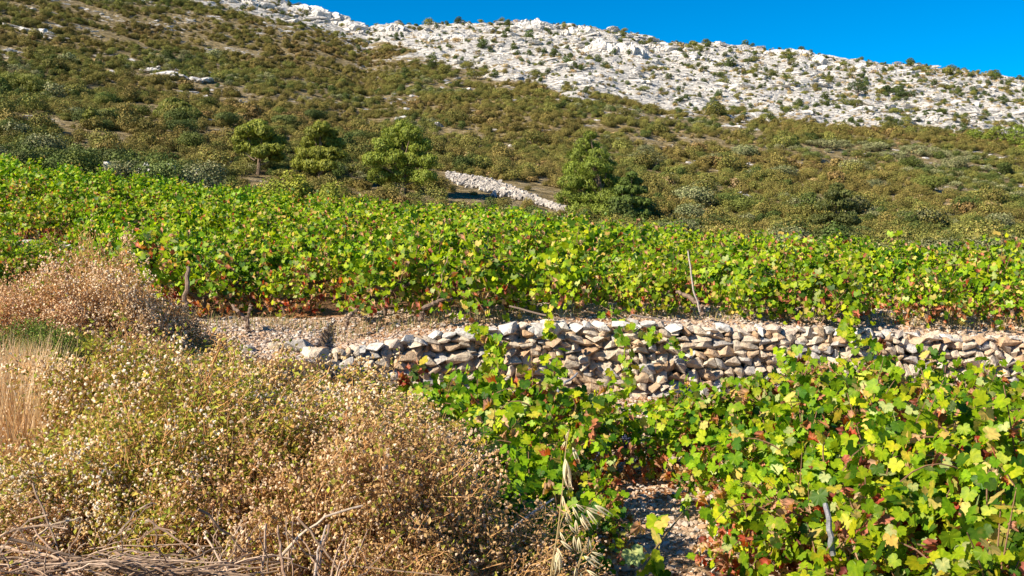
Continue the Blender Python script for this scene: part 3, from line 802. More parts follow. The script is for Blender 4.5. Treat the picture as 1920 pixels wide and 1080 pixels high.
# ------------------------------------------------------------------ dry bushes
def dry_bush(seed, rx, ry, h, n_tw, head_c, leaf_frac, leaf_c, name='dry_bush', headsize=.0060, fine=1.0, stem_c=(.54, .32, .14), headn=4, stray=.0):
    global R
    keep = R; R = np.random.RandomState(seed)
    st = Geo(); hd = Geo(); lf = Geo()
    d = norm(R.normal(size=(n_tw, 3)) * [1, 1, .9]); d[:, 2] = np.abs(d[:, 2])
    lump = .50 + .85 * fbm(d[:, 0] * 3.0 + seed * 3.1, d[:, 1] * 3.0 + d[:, 2] * 2.6, seed, 3)
    rr = R.uniform(.25, 1.0, n_tw) ** .5 * (lump * 1.35 - .22)
    Q = d * rr[:, None] * [rx, ry, h] + [0, 0, .04]
    # main stems
    nm = 90; k = R.choice(n_tw, nm, replace=False)
    for q in Q[k]:
        b = np.array([R.uniform(-.12, .12), R.uniform(-.12, .12), -.03])
        c = bez(b, b * .5 + q * [.35, .35, .75] + R.normal(0, .03, 3), q, 7)
        c[1:-1] += R.normal(0, .012, (5, 3))
        st.sticks(c[:-1], c[1:], .0034, .0024, np.array(stem_c) * R.uniform(.7, 1.3))
    dirs = norm(d * [1, 1, .8] + [0, 0, .35] + R.normal(0, .45, (n_tw, 3)))
    L = R.uniform(.05, .13, n_tw) * fine
    A = Q - dirs * L[:, None]; 
    sc = np.array(stem_c) * R.uniform(.7, 1.5, (n_tw, 1))
    st.sticks(A - norm(R.normal(size=(n_tw, 3))) * .05 - d * .05, A, .0014 * fine ** .5, .0012, sc)
    st.sticks(A, Q, .0013, .0008, sc)
    # side twigs
    for r in range(2):
        t = R.uniform(.2, .8, n_tw)[:, None]; B = A + (Q - A) * t; E = B + norm(dirs + R.normal(0, .7, (n_tw, 3))) * (.045 * fine)
        st.sticks(B, E, .001, .0007, sc)
        allE = E if r == 0 else np.r_[allE, E]
    ends = np.r_[Q, allE]
    ico = hull_rock(9, 5, .2, 0)
    hc = np.array(head_c); 
    cols = hc[R.randint(0, len(hc), len(ends))] * R.uniform(.75, 1.2, (len(ends), 1))
    patch = fbm(ends[:, 0] * 2.5 + seed, ends[:, 1] * 2.5 + ends[:, 2] * 2.5, seed + 5, 2)
    for r in range(headn):
        off = R.normal(0, .016 * fine, (len(ends), 3)); m = R.rand(len(ends)) < np.clip(2.6 * (patch - .36), .06, .9)
        hd.inst(ico[0], ico[1], (ends + off)[m], rrot(m.sum()), R.uniform(.6, 1.25, m.sum()) * headsize * 2, cols[m])
    nl = int(len(ends) * leaf_frac)
    k = R.choice(len(ends), nl, replace=nl > len(ends)); 
    lt = np.array([[0, 0, 0], [.5, .32, .08], [1, 0, -.1], [.5, -.32, .08]]); lfc = np.array([[0, 1, 2], [0, 2, 3]])
    lc = np.array(leaf_c); cl = lc[R.randint(0, len(lc), nl)] * R.uniform(.75, 1.25, (nl, 1))
    P = ends[k] * R.uniform(.86, 1.0, (nl, 1)) + R.normal(0, .02, (nl, 3))
    lf.inst(lt, lfc, P, rrot(nl), R.uniform(.6, 1.3, nl) * .022 * fine, cl)
    out = {'stems': st.mesh('stems', M_dry), 'seed_heads': hd.mesh('seed_heads', M_dry), 'leaves': lf.mesh('leaves', M_dry)}
    R = keep
    return out
WH = [(.80, .69, .52), (.78, .63, .38), (.66, .47, .20), (.86, .79, .66)]
TAN = [(.62, .42, .22), (.72, .53, .32), (.50, .32, .14), (.80, .64, .46)]
ROSE = [(.74, .56, .36), (.80, .64, .44), (.64, .44, .24), (.84, .72, .56)]
YG = [(.37, .39, .05), (.26, .31, .04), (.34, .35, .05), (.54, .42, .08), (.48, .29, .10)]
BR = [(.52, .31, .12), (.60, .40, .18), (.38, .22, .09), (.36, .34, .06)]
DB = [dry_bush(200, .62, .55, .62, 3000, WH, 3.0, YG[:4]), dry_bush(201, .6, .6, .6, 3000, WH[:3] + TAN[:1], 3.0, YG),
      dry_bush(202, .6, .55, .55, 3000, TAN, 1.8, BR + YG[:1]), dry_bush(203, .6, .55, .55, 2800, TAN + BR[:1], 1.6, BR, headsize=.0045)]
RB = [dry_bush(210, .75, .7, .85, 3600, ROSE, .5, BR, headsize=.007, fine=1.3), dry_bush(211, .7, .7, .7, 3200, ROSE[:3] + TAN[:2], .6, BR, headsize=.007, fine=1.3)]
GH = [dry_bush(220, .5, .5, .5, 2600, [(.24, .30, .06), (.32, .34, .10)], 2.5, [(.18, .26, .035), (.26, .32, .06), (.12, .19, .03)], headsize=.004, stem_c=(.12, .16, .04)),
      dry_bush(221, .45, .4, .3, 2200, [(.48, .50, .36), (.38, .44, .28), (.30, .38, .20)], 2.2, [(.20, .28, .12), (.34, .40, .24), (.14, .22, .08)], headsize=.006, stem_c=(.2, .22, .1))]
def place_bush(var, px, D, sc, label, cat, name, group=None, dz=0, rz=None):
    x = xof(px, D); root = empty(name, (x, D, Tz(x, D) - .03 + dz), R.uniform(0, 6.28) if rz is None else rz, sc)
    tag(root, label, cat, group)
    for k in ('stems', 'seed_heads', 'leaves'): part(k, var[k], root)
    return root
gb = 'dry flowering bushes on the bank'
BUSH = [
 (0, 240, 4.35, (1.15, 1.1, 1.12), 'dry bush with white seed heads right of the straw grass'),
 (0, 385, 3.75, (1.05, 1.0, 1.05), 'white-headed dry bush behind the left part of the brushwood pile'),
 (1, 110, 3.5, (.8, .7, .66), 'tangled dry bush in front of the straw grass at the left edge'),
 (1, 480, 4.6, (1.2, 1.1, 1.05), 'yellow-green dry bush behind the white-headed ones'),
 (1, 610, 3.95, (1.0, 1.0, .92), 'dry bush with yellowish leaves in the middle of the bank'),
 (2, 690, 3.4, (.9, .9, 1.0), 'golden brown dry bush above the long leaning twig'),
 (2, 520, 3.35, (.85, .8, .82), 'brown leafless bush just behind the brushwood pile'),
 (0, 240, 3.45, (.95, .8, .86), 'dry bush with white heads directly above the brushwood pile'),
 (1, 640, 5.1, (1.1, 1.0, .62), 'low dry bush in front of the left end of the wall'),
 (3, 860, 3.25, (.95, .8, .74), 'shaded brown dry bush beside the green lower vines'),
 (3, 960, 2.95, (.6, .6, .55), 'small shaded seed-head bush at the bottom left of the wild oat'),
 (3, 760, 2.95, (.8, .6, .62), 'low brown bush at the bottom edge right of the brushwood'),
 (2, 330, 5.6, (1.2, 1.1, .85), 'pale brown bush in front of the grey-green herb'),
 (1, 165, 5.2, (.9, 1.0, .9), 'dry bush beside the tall straw grass farther back'),
 (2, 0, 3.0, (.8, .7, .6), 'low dry bush at the bottom left corner'),
]
for (v, px, D, sc, lab) in BUSH: place_bush(DB[v], px, D, sc, lab, 'dry bush', 'dry_bush', gb)
place_bush(RB[0], 190, 8.6, (1.25, 1.1, 1.28), 'tall rosy beige dry shrub in front of the upper vines', 'dry shrub', 'dry_shrub')
place_bush(RB[1], 60, 8.2, (1.1, 1.0, 1.1), 'wide rosy dry shrub at the left edge below the low stone wall', 'dry shrub', 'dry_shrub')
place_bush(RB[1], -60, 8.4, (1.1, 1.0, 1.15), 'dry shrub cut off by the left edge of the picture', 'dry shrub', 'dry_shrub')
place_bush(RB[1], 285, 8.9, (.9, .9, .95), 'dark-based dry shrub left of the upright vine trunk', 'dry shrub', 'dry_shrub')
place_bush(DB[3], 330, 8.6, (1.0, 1.0, .7), 'low brown dry shrub at the edge of the gravel terrace', 'dry shrub', 'dry_shrub')
place_bush(DB[2], 250, 7.4, (1.1, 1.0, .75), 'tan dry shrub with dark gaps below the tall rosy one', 'dry shrub', 'dry_shrub')
place_bush(DB[3], 200, 6.7, (.9, .9, .6), 'small shaded shrub behind the white seed heads', 'dry shrub', 'dry_shrub')
place_bush(GH[0], 95, 7.2, (1.0, .9, 1.1), 'feathery green herb clump among the dry shrubs', 'green herb', 'green_herb')
place_bush(GH[0], 0, 7.3, (1.1, .9, 1.0), 'green herb clump at the left edge behind the straw grass', 'green herb', 'green_herb')
place_bush(GH[0], 190, 7.5, (.8, .8, .75), 'small low green herb right of the feathery clump', 'green herb', 'green_herb')
place_bush(GH[1], 365, 6.3, (1.1, 1.0, 1.2), 'grey-green herb with pale flower heads behind the dry bushes', 'green herb', 'green_herb')
place_bush(GH[1], 450, 6.6, (.9, .9, 1.0), 'pale green herb by the half buried rock', 'green herb', 'green_herb')

for (px, D, sc_h, lab) in [(15, 18.7, .55, 'small grapevine under the low pale wall at the left edge'), (-40, 18.3, .6, 'small grapevine cut by the left edge below the low wall'), (85, 18.8, .5, 'small grapevine under the right end of the low pale wall'), (52, 17.4, .5, 'low grapevine just above the wide dry shrub')]:
    place_vine(V1[1], xof(px, D), D, sc_h, lab, 'small grapevines below the low wall')
# straw grass on the left, sparse litter
def grass(name, label, P, hmin, hmax, cols, lean=.35, width=.0035):
    n = len(P); g = Geo(); H = R.uniform(hmin, hmax, n); a = R.uniform(0, 6.28, n); b = np.stack([np.cos(a), np.sin(a), a * 0], 1)
    l = R.uniform(.1, lean, n)[:, None]; side = np.stack([-np.sin(a), np.cos(a), a * 0], 1) * width
    pr = P.copy(); prev = None; V = []
    for t in (0, .35, .7, 1.0):
        c = P + b * (l * t * t * H[:, None]) + np.array([0, 0, 1]) * (H * t * (1 - .2 * l[:, 0] * t))[:, None]
        w = (1 - t) ** .6 + .08; V += [c - side * w, c + side * w]
    V = np.stack(V, 1); tf = []
    for k in range(3): tf += [(2 * k, 2 * k + 1, 2 * k + 3), (2 * k, 2 * k + 3, 2 * k + 2)]
    Fc = (np.array(tf)[None] + (np.arange(n) * 8)[:, None, None]).reshape(-1, 3)
    C = np.array(cols)[R.randint(0, len(cols), n)] * R.uniform(.8, 1.2, (n, 1))
    g.add(V.reshape(-1, 3), Fc, np.repeat(C, 8, 0)); o = g.obj(name, M_dry); tag(o, label, 'grass', kind='stuff'); return o
STRAW = [(.70, .50, .27), (.78, .61, .38), (.60, .40, .19)]
n = 4600; ys = R.uniform(4.0, 6.4, n); pxs = R.normal(15, 42, n); xs = (pxs - 960) / F * ys
grass('dry_grass', 'tall straw coloured grass at the left edge', np.stack([xs, ys, T(xs, ys)], 1), .3, .68, STRAW)
n = 9000; ys = R.uniform(2.4, 9.5, n); xs = bank_edge(ys) + .25 - R.uniform(0, 1, n) ** .8 * 5
grass('bank_litter', 'short dry grass and litter under the bushes', np.stack([xs, ys, T(xs, ys)], 1), .05, .22, STRAW + [(.30, .2, .1), (.2, .22, .05)], .9, .003)
n = 2600; xs = R.uniform(-3.8, 7.5, n); ys = wall_y(xs) + R.uniform(.75, 1.3, n)
grass('terrace_weeds', 'thin dry weeds at the foot of the upper vines', np.stack([xs, ys, T(xs, ys)], 1), .04, .2, [(.5, .36, .2), (.38, .3, .14), (.22, .25, .06)], .8, .0035)
tall = [(18, 800, 4.4, 20, 560), (60, 760, 4.6, 110, 600), (30, 700, 5.0, 45, 540), (95, 740, 4.6, 60, 610)]

# brushwood pile (vine prunings)
root = empty('brushwood_pile', (xof(260, 2.85), 2.85, .93)); tag(root, 'pile of grey-brown vine prunings at the bottom left', 'brushwood')
Cx = np.array(root.location)
def twig(px1, Y1, px2, Y2, D1, D2, r, c, sag=.0):
    a = np.array(at(px1, Y1, D1)); b = np.array(at(px2, Y2, D2)); q = np.linspace(0, 1, 8)[:, None]
    p = a + (b - a) * q + R.normal(0, .0028, (8, 3)) + np.array([0, 0, 1]) * (sag * 4 * q * (1 - q)); return p - Cx, r, c
big = [(20, 1010, 300, 1085, 2.7, 2.75, .0075), (375, 955, 470, 1040, 2.75, 2.8, .0075), (0, 1025, 110, 1045, 2.8, 2.7, .008), (60, 905, 130, 1085, 3.0, 2.8, .006),
       (490, 1082, 500, 980, 2.75, 2.8, .008), (533, 1082, 520, 985, 2.7, 2.75, .0075), (210, 1035, 330, 1080, 2.7, 2.6, .007), (280, 975, 400, 1060, 2.8, 2.75, .0055),
       (330, 1072, 520, 1040, 2.6, 2.8, .006), (130, 1060, 390, 1050, 2.65, 2.75, .006), (560, 970, 640, 1070, 2.8, 2.7, .006), (600, 1080, 560, 1000, 2.7, 2.8, .005),
       (150, 1085, 60, 990, 2.6, 2.9, .006), (440, 1085, 380, 1000, 2.6, 2.9, .006), (250, 1085, 420, 1025, 2.6, 2.8, .0065), (640, 1060, 900, 1085, 2.8, 2.6, .004), (590, 1085, 618, 985, 2.7, 2.9, .007)]
WC = [(.38, .27, .19), (.30, .20, .14), (.46, .34, .25), (.22, .15, .10)]
for b in big:
    g = Geo(); p, r, c = twig(*b, WC[R.randint(4)]); r *= .6; g.tube(p, [r, r * .7], c, 6); g.obj('branch', M_bark, root)
g = Geo()
for k in range(190):
    px = R.uniform(-60, 420); Y = R.uniform(1055, 1120) - 22 * R.rand() ** 3 * 2 + 18 * math.sin(px * .021); D = R.uniform(2.55, 3.0); L = R.uniform(60, 200); a = R.normal(0, .35) + (.25 if R.rand() < .5 else -.2)
    p, r, c = twig(px, Y + max(0, (px - 420)) * .1, px + L * math.cos(a), Y + L * math.sin(a) * .6, D, D + R.uniform(-.15, .15), R.uniform(.0016, .0036), WC[R.randint(4)], R.uniform(-.02, .03))
    g.tube(p, [r, r * .6], np.array(c) * R.uniform(.7, 1.15), 4)
for k in range(60):
    px = R.uniform(-20, 700); Y = R.uniform(1060, 1110); D = R.uniform(2.6, 3.0); L = R.uniform(40, 130); a = -R.uniform(.7, 2.4)
    p, r, c = twig(px, Y, px + L * math.cos(a), Y + L * math.sin(a), D, D + R.uniform(-.1, .1), R.uniform(.0018, .0035), WC[R.randint(4)])
    g.tube(p, [r, r * .5], c, 4)
g.obj('twigs', M_bark, root)
stick('dead_branch', [(520, 1050, 2.75), (560, 1005, 2.78), (610, 970, 2.8), (680, 948, 2.85)], .0042, (.60, .48, .36), 'long pale branch leaning right over the dry bushes', 'dead branch')
stick('dead_branch', [(590, 1080, 2.7), (597, 1030, 2.75), (612, 985, 2.8)], .0036, (.45, .37, .31), 'thin grey branch standing up in the dark gap under the bushes', 'dead branch')
stick('dead_branch', [(62, 1010, 2.9), (95, 985, 2.95), (150, 970, 3.0)], .004, (.66, .50, .32), 'straw coloured twig above the left of the brushwood pile', 'dead branch')

# wild oat in the foreground ---------------------------------------------------
root = empty('wild_oat', tuple(at(1035, 1110, 2.0))); tag(root, 'pale dry wild oat stalk with hanging husks before the green vines', 'wild oat')
Cx = np.array(root.location)
def cpt(cx, cy, D=2.0): return np.array(at(960 + cx / 4., 810 + cy / 4., D)) - Cx
g = Geo()
def curve(pts, r, D=2.0):
    P = np.array([cpt(a, b, D) for a, b in pts]); q = np.linspace(0, 1, 16); t = np.linspace(0, 1, len(P))
    c = np.stack([np.interp(q, t, P[:, i]) for i in range(3)], 1)
    for _ in range(2): c[1:-1] = (c[:-2] + 2 * c[1:-1] + c[2:]) / 4
    g.tube(c, r, [.58, .44, .22], 5)
curve([(285, 1200), (290, 1000), (335, 830), (355, 640), (375, 480), (390, 300), (400, 120), (430, -20)], [.0016, .001])
curve([(340, 800), (370, 650), (420, 570), (470, 535), (540, 560), (600, 570)], [.0009, .0005]); curve([(350, 750), (400, 700), (450, 690)], [.0007, .0004])
curve([(300, 1080), (325, 870), (345, 900)], [.0007, .0004]); curve([(490, 1010), (530, 900), (570, 800)], [.001, .0006]); curve([(515, 1060), (560, 1035), (600, 1050)], [.0008, .0004])
curve([(480, 1190), (490, 1060), (520, 930), (560, 850)], [.0012, .0008])
g.obj('stem', M_dry, root)
sp = [(620, 548, 765, 640), (560, 570, 690, 625), (560, 585, 645, 705), (520, 610, 598, 740), (510, 640, 575, 750), (480, 540, 560, 610), (455, 560, 500, 660), (405, 600, 445, 690), (400, 640, 440, 700),
      (430, 700, 495, 775), (360, 750, 400, 835), (365, 815, 460, 895), (465, 780, 478, 895), (500, 790, 512, 920), (340, 870, 380, 965), (325, 920, 310, 1080), (350, 930, 345, 1070), (335, 900, 372, 1060), (310, 950, 318, 1075),
      (575, 800, 590, 925), (540, 930, 690, 1030), (600, 900, 690, 935), (590, 920, 650, 975), (560, 1035, 650, 1090), (400, 200, 430, 440), (385, 250, 445, 450), (410, 220, 415, 430), (455, 115, 505, 245), (380, 480, 395, 590),
      (400, 70, 370, 130), (420, 0, 400, 60), (478, 660, 490, 770), (515, 1060, 530, 1120), (480, 1020, 470, 1110)]
prof = [(0, .02), (.12, .55), (.35, 1.0), (.6, .75), (.85, .25), (1, .02)]
for (a, b, c, d) in sp:
    g = Geo(); Dd = 2.0 + R.uniform(-.04, .04); A = cpt(a, b, Dd); B = cpt(c, d, Dd + R.uniform(-.01, .01)); L = np.linalg.norm(B - A)
    ax = (B - A) / L; sd = norm(np.cross(ax, [0, 1, 0]) + R.normal(0, .25, 3)); up = np.cross(ax, sd)
    for s_ in (-1, 1):     # two husks closing to a point
        E = A + ax * L * (1 if s_ > 0 else .93) + sd * s_ * L * .055; q = np.linspace(0, 1, 8)[:, None]
        g.tube(A + (E - A) * q + sd * s_ * L * .05 * np.sin(q * 3.14), [.0005, L * .036, L * .052, L * .048, L * .036, L * .022, L * .008, .0002], np.array([.84, .76, .50]) * R.uniform(.9, 1.08), 6)
    g.sticks([A + ax * L * .4], [B + ax * L * .3], .0004, .0002, [.5, .38, .2])
    g.obj('spikelet', M_dry, root, True)

# ------------------------------------------------------------------ hillside shrubs
def shrub_mesh(seed, rad, hgt, n, cols, leaf=.10, lobes=6, name='foliage', flat=1.0, m=None):
    global R
    keep = R; R = np.random.RandomState(seed); g = Geo()
    L = []
    for k in range(lobes):
        a = R.uniform(0, 6.28); q = R.uniform(.1, .62) * rad
        s = R.uniform(.38, .62) * rad
        L.append((math.cos(a) * q, math.sin(a) * q, R.uniform(.25, .72) * hgt, s))
    L.append((0, 0, hgt * .5, rad * .55)); L = np.array(L)
    k = R.randint(0, len(L), n); d = norm(R.normal(size=(n, 3)) + [0, 0, .25])
    P = L[k, :3] + d * L[k, 3:4] * R.uniform(.72, 1.04, (n, 1)) * [1, 1, .9 * flat]
    P[:, 2] = np.maximum(P[:, 2], -.05)
    nr = norm(d + R.normal(0, .33, (n, 3)))
    tv = np.array([[-.5, -.3, 0], [.1, -.5, .12], [.6, .05, -.05], [.0, .5, .1]]); tf = np.array([[0, 1, 2], [0, 2, 3]])
    c = np.array(cols)[R.choice(len(cols), n)]
    lc = R.uniform(.8, 1.2, (len(L), 1)); c = c * lc[k] * R.uniform(.7, 1.3, (n, 1))
    g.inst(tv, tf, P, frames(nr, R.normal(size=(n, 3))), R.uniform(.6, 1.4, n) * leaf, c)
    # a few branches inside
    A = np.zeros((len(L), 3)); A[:, :2] = R.uniform(-.1, .1, (len(L), 2)); g.sticks(A, L[:, :3], rad * .03, rad * .012, [.12, .09, .06])
    me = g.mesh(name, m or M_shrub); R = keep
    return me
BRN = [(.235, .190, .050), (.195, .160, .042), (.285, .230, .068), (.155, .138, .036)]
OLV = [(.190, .185, .042), (.150, .155, .036), (.240, .230, .058)]
DKG = [(.075, .105, .024), (.105, .135, .032), (.052, .078, .018)]
GRY = [(.22, .225, .10), (.17, .185, .08), (.28, .27, .14)]
shr = [shrub_mesh(400, .85, 1.15, 1000, BRN, .08), shrub_mesh(401, .85, 1.1, 1000, BRN + OLV[:1], .08), shrub_mesh(402, .9, 1.2, 1000, BRN[1:] + OLV, .08), shrub_mesh(403, .85, 1.2, 1000, OLV, .08),
       shrub_mesh(404, .9, 1.35, 1000, OLV + DKG[:1], .08), shrub_mesh(405, .9, 1.25, 1000, DKG, .08), shrub_mesh(406, .9, 1.2, 420, GRY, .105), shrub_mesh(407, .8, .9, 380, [(.22, .155, .055), (.19, .14, .045)], .13),
       shrub_mesh(408, .8, .35, 160, [(.38, .27, .12), (.30, .22, .09), (.44, .33, .17)], .12)]
sc_ = source_coll('shrub_source', shr)
NAMES = ['low brown macchia shrub', 'low brown macchia shrub', 'olive brown macchia shrub', 'olive green macchia shrub', 'olive green macchia shrub', 'dark green macchia shrub', 'pale grey-green macchia shrub', 'reddish brown macchia shrub', 'dry ochre grass tussock']
pts = []
n = 90000
D = np.sqrt(R.uniform(28 ** 2, 236 ** 2, n)); px = R.uniform(-120, 2040, n); x = (px - 960) / F * D
kr = karst(x, D); bare = veg_bare(x, D)
vis = D < np.interp(px, [-120, 0, 300, 500, 2040], [170, 175, 200, 236, 236])
dens = np.interp(D, [50, 70, 110, 150, 200], [.62, .64, .60, .50, .40]) * (.70 + .6 * fbm(x / 4, D / 4, 77, 3))
dens = dens * (1 - .93 * bare); dens = dens * (1 - kr) + kr * (.06 + .10 * (fbm(x / 9, D / 4.5, 71, 3) > .52) + .07 * sstep(1150, 1500, px) + .14 * sstep(222, 230, D) * (fbm(x / 9, D, 73, 2) > .5))
dens = dens * (D > edge_D(px) + np.where(px > 440, 2.5, 11))
# clearing for the stone heap
hx, hy = np.array([-4.6, -2.0, .3, 3.2]), np.array([68, 65, 61, 56.5])
near_heap = np.abs(D - np.interp(x, hx, hy)) < 3.0
dens = np.where((x > -5.6) & (x < 4.0) & near_heap, 0, dens)
dens = np.where((px > 815) & (px < 1075) & (D > 50) & (D < 68), dens * np.where(D < 54, .45, .14), dens)
dens = np.where((px > 440) & (px < 520) & (D > 50) & (D < 61), dens * .3, dens)
sel = (R.rand(n) < dens) & vis
x, D, px, kr = x[sel], D[sel], px[sel], kr[sel]
s = (.36 + .60 * R.uniform(0, 1, len(x)) ** 1.6) * np.interp(D, [28, 50, 80, 120, 230], [.7, .9, .9, .88, 1.0]); big = R.rand(len(x)) < .06; s[big] *= 1.7
tone = fbm(x / 11, D / 14, 81, 3) + R.normal(0, .09, len(x)) + .10 * (1 - sstep(60, 85, D)) + .10 * sstep(1300, 1800, px)
idx = np.digitize(tone, [.28, .44, .51, .58, .65, .73, .80]); idx = np.array([[7, 0, 1, 2, 3, 4, 5, 6][i] for i in idx])
idx = np.where(kr > .5, R.choice([3, 4, 5, 5, 5, 8, 8, 8, 8, 1], len(x)), idx)
idx = np.where((kr <= .5) & (R.rand(len(x)) < .06), 8, idx)
s = np.where(kr > .5, s * R.uniform(.6, 1.35, len(x)), s)
z = T(x, D)
order = np.argsort(-(s / D) * (1 + 0 * x)); inview = (px > -20) & (px < 1940)
order = [i for i in order if inview[i]][:290]
own = np.zeros(len(x), bool); own[order] = True
for i in order:
    zone = 'left' if px[i] < 640 else ('middle' if px[i] < 1280 else 'right'); ht = 'lower' if D[i] < 60 else 'upper'
    o = link(bpy.data.objects.new('macchia_shrub', shr[idx[i]])); o.location = (x[i], D[i], z[i] - .08); o.rotation_euler = (0, 0, R.uniform(0, 6.28)); o.scale = (s[i],) * 3
    tag(o, '%s on the %s part of the %s slope' % (NAMES[idx[i]], zone, ht), 'shrub', 'macchia shrubs on the hillside')
r = ~own; k = r.sum()
sv = np.stack([s[r] * R.uniform(.9, 1.3, k), s[r] * R.uniform(.9, 1.2, k), s[r] * R.uniform(.75, 1.05, k)], 1)
scatter('macchia', 'dense brown and olive scrub covering the hillside', 'scrub', np.stack([x[r], D[r], z[r] - .08], 1),
        np.stack([np.zeros(k), np.zeros(k), R.uniform(0, 6.28, k)], 1), sv, idx[r], sc_)

# limestone rubble on the karst and in the bare patches
rk = [rock_mesh(500 + k) for k in range(5)]; rc = source_coll('karst_rock_source', rk)
n = 26000
D = np.sqrt(R.uniform(75 ** 2, 236 ** 2, n)); px = R.uniform(-120, 2040, n); x = (px - 960) / F * D
kr = karst(x, D); bare = veg_bare(x, D); cl = fbm(x / 10, D / 8, 91, 4)
p = kr * (.10 + .55 * sstep(.48, .62, cl)) + (1 - kr) * bare * .55 * (cl > .44)
sel = R.rand(n) < p; x, D, kr = x[sel], D[sel], kr[sel]; k = len(x)
s = (R.uniform(0, 1, k) ** 3 * 1.15 + .25) * (.6 + .4 * kr) * np.interp(D, [75, 200, 228], [.7, 1, 1.15])
scatter('limestone_rubble', 'white limestone blocks and ledges strewn over the upper slope', 'rocks', np.stack([x, D, T(x, D) - s * .12], 1),
        np.stack([R.normal(0, .15, k), R.normal(0, .15, k), R.normal(.25, .5, k)], 1), np.stack([s * R.uniform(1, 1.9, k), s * R.uniform(.6, 1.1, k), s * R.uniform(.25, .5, k)], 1), R.randint(0, 5, k), rc)
# named outcrops
def outcrop(px, Y0, w, h, D, label, nb=8, seed=0):
    X = xof(px, D); z0 = Tz(X, D); W = w / F * D; H = h / F * D
    root = empty('rock_outcrop', (X, D, z0)); tag(root, label, 'rock outcrop')
    for k in range(nb):
        t = (k + .5) / nb; o = part('rock_face', rk[(k + seed) % 5], root)
        hh = H * R.uniform(.55, 1.0) * (1 - .5 * abs(2 * t - 1) ** 2)
        xx = (t - .5) * W + R.uniform(-.1, .1) * W; yy = R.uniform(-.6, 1.2)
        dz = Tz(X + xx, D + yy) - z0
        o.location = (xx, yy, dz + hh * .05); o.scale = (W / nb * R.uniform(1.1, 1.9), R.uniform(1.2, 2.4), hh * .75); o.rotation_euler = (R.uniform(-.12, .12), R.uniform(-.2, .2), R.uniform(-.5, .5))
outcrop(1128, 115, 52, 34, 196, 'tall white cliff with a blue shaded cleft, highest on the ridge slope', 5, 0)
outcrop(1186, 115, 40, 38, 196, 'narrow fluted white cliff right of the dark cleft', 5, 2)
outcrop(630, 40, 110, 26, 222, 'bright white outcrop on the left skyline above the scrub', 9, 1)
outcrop(1000, 75, 60, 26, 222, 'pale rounded crag under the middle of the skyline', 6, 3)
outcrop(1085, 80, 60, 24, 216, 'white ledge just left of the tall cliffs', 6, 0)
outcrop(420, 20, 160, 30, 214, 'long pale rock band along the top left edge of the scrub', 12, 3)
outcrop(745, 70, 40, 22, 218, 'small white crag where the skyline flattens', 4, 4)
outcrop(850, 95, 100, 22, 205, 'low white slabs above the scrub left of centre', 9, 2)
outcrop(1480, 108, 80, 16, 222, 'white stones along the skyline right of the cliffs', 8, 1)
outcrop(1540, 125, 50, 20, 215, 'grey-white knob below the right skyline', 5, 2)
outcrop(1230, 105, 60, 16, 215, 'low white ledge right of the fluted cliff', 6, 4)
outcrop(1290, 118, 110, 16, 205, 'broken ledge on the white slope right of the cliffs', 8, 0)
outcrop(1640, 150, 120, 14, 210, 'band of pale rocks under the right skyline', 9, 3)
outcrop(1370, 165, 150, 14, 175, 'long flat white slab in the middle of the bare slope', 9, 1)
outcrop(80, 60, 90, 14, 132, 'white ledge in the scrub at the top left', 7, 2)
outcrop(330, 100, 120, 14, 120, 'broken pale ledge in the scrub left of centre', 9, 0)

# white stones at the edge of the vineyard on the left
def stone_group(spots, label, D0, seed):
    root = empty('stone_heap', (0, 0, 0)); cx = spots[0][0]
    X = xof(cx, D0); root.location = (X, D0, Tz(X, D0)); tag(root, label, 'stones'); g = Geo()
    for (px, w, h, up_) in spots:
        tv, tf = ROCKS[R.randint(16)]; x = xof(px, D0) - X
        g.inst(tv, tf, [[x, R.uniform(-.3, .3), Tz(xof(px, D0), D0) - root.location[2] + up_]], eul(.1, R.uniform(-.2, .2), R.uniform(-.6, .6)), np.array([[w, w * .8, h]]), [.60, .58, .55])
        tv, tf = ROCKS[R.randint(16)]; g.inst(tv, tf, [[x, .1, Tz(xof(px, D0), D0) - root.location[2] + up_ * .45]], eul(.1, .1, .3), np.array([[w * 1.3, w, up_]]), [.52, .50, .47])
    g.obj('stones', M_rock, root)
stone_group([(px_, R.uniform(.3, .6), R.uniform(.2, .45), R.uniform(.75, 1.15)) for px_ in [272, 280, 286, 291, 297, 303, 309, 316, 322, 328, 334, 360, 367, 373, 284, 300, 312, 325]], 'bright white stones showing between the bushes behind the left vineyard', 49, 1)
stone_group([(207, .45, .35, 1.0), (211, .4, .3, .9)], 'single white boulder at the far left vineyard edge', 48, 2)
# heap of cleared stones beside the big pine
root = empty('stone_heap', (0, 61, Tz(0, 61))); tag(root, 'long pale heap of cleared stones left of the big leaning pine', 'stone heap')
g = Geo(); rz = root.location[2]
for k in range(3400):
    t = R.rand(); x = np.interp(t, [0, .4, .75, 1], [-4.4, -1.8, .5, 3.1]); y = np.interp(t, [0, .4, .75, 1], [68, 65.5, 62, 56.5])
    wd = .8 + 1.5 * math.sin(min(1, t * 1.15) * 3.14) ; v = R.normal(0, .5)
    s = R.uniform(.10, .34) * (1 if R.rand() < .93 else 1.5); zz = Tz(x, y + v * wd) - rz + max(0, (1 - abs(v) * .9)) * .32 * R.uniform(.4, 1) * (1 - .3 * t)
    tv, tf = CHIPS[R.randint(6)]
    g.inst(tv, tf, [[x, y + v * wd - 61, zz + .1]], rrot(1), np.array([[s, s * .8, s * .6]]), np.array([.46, .425, .385]) * R.uniform(.7, 1.15))
g.obj('stones', M_rock, root)

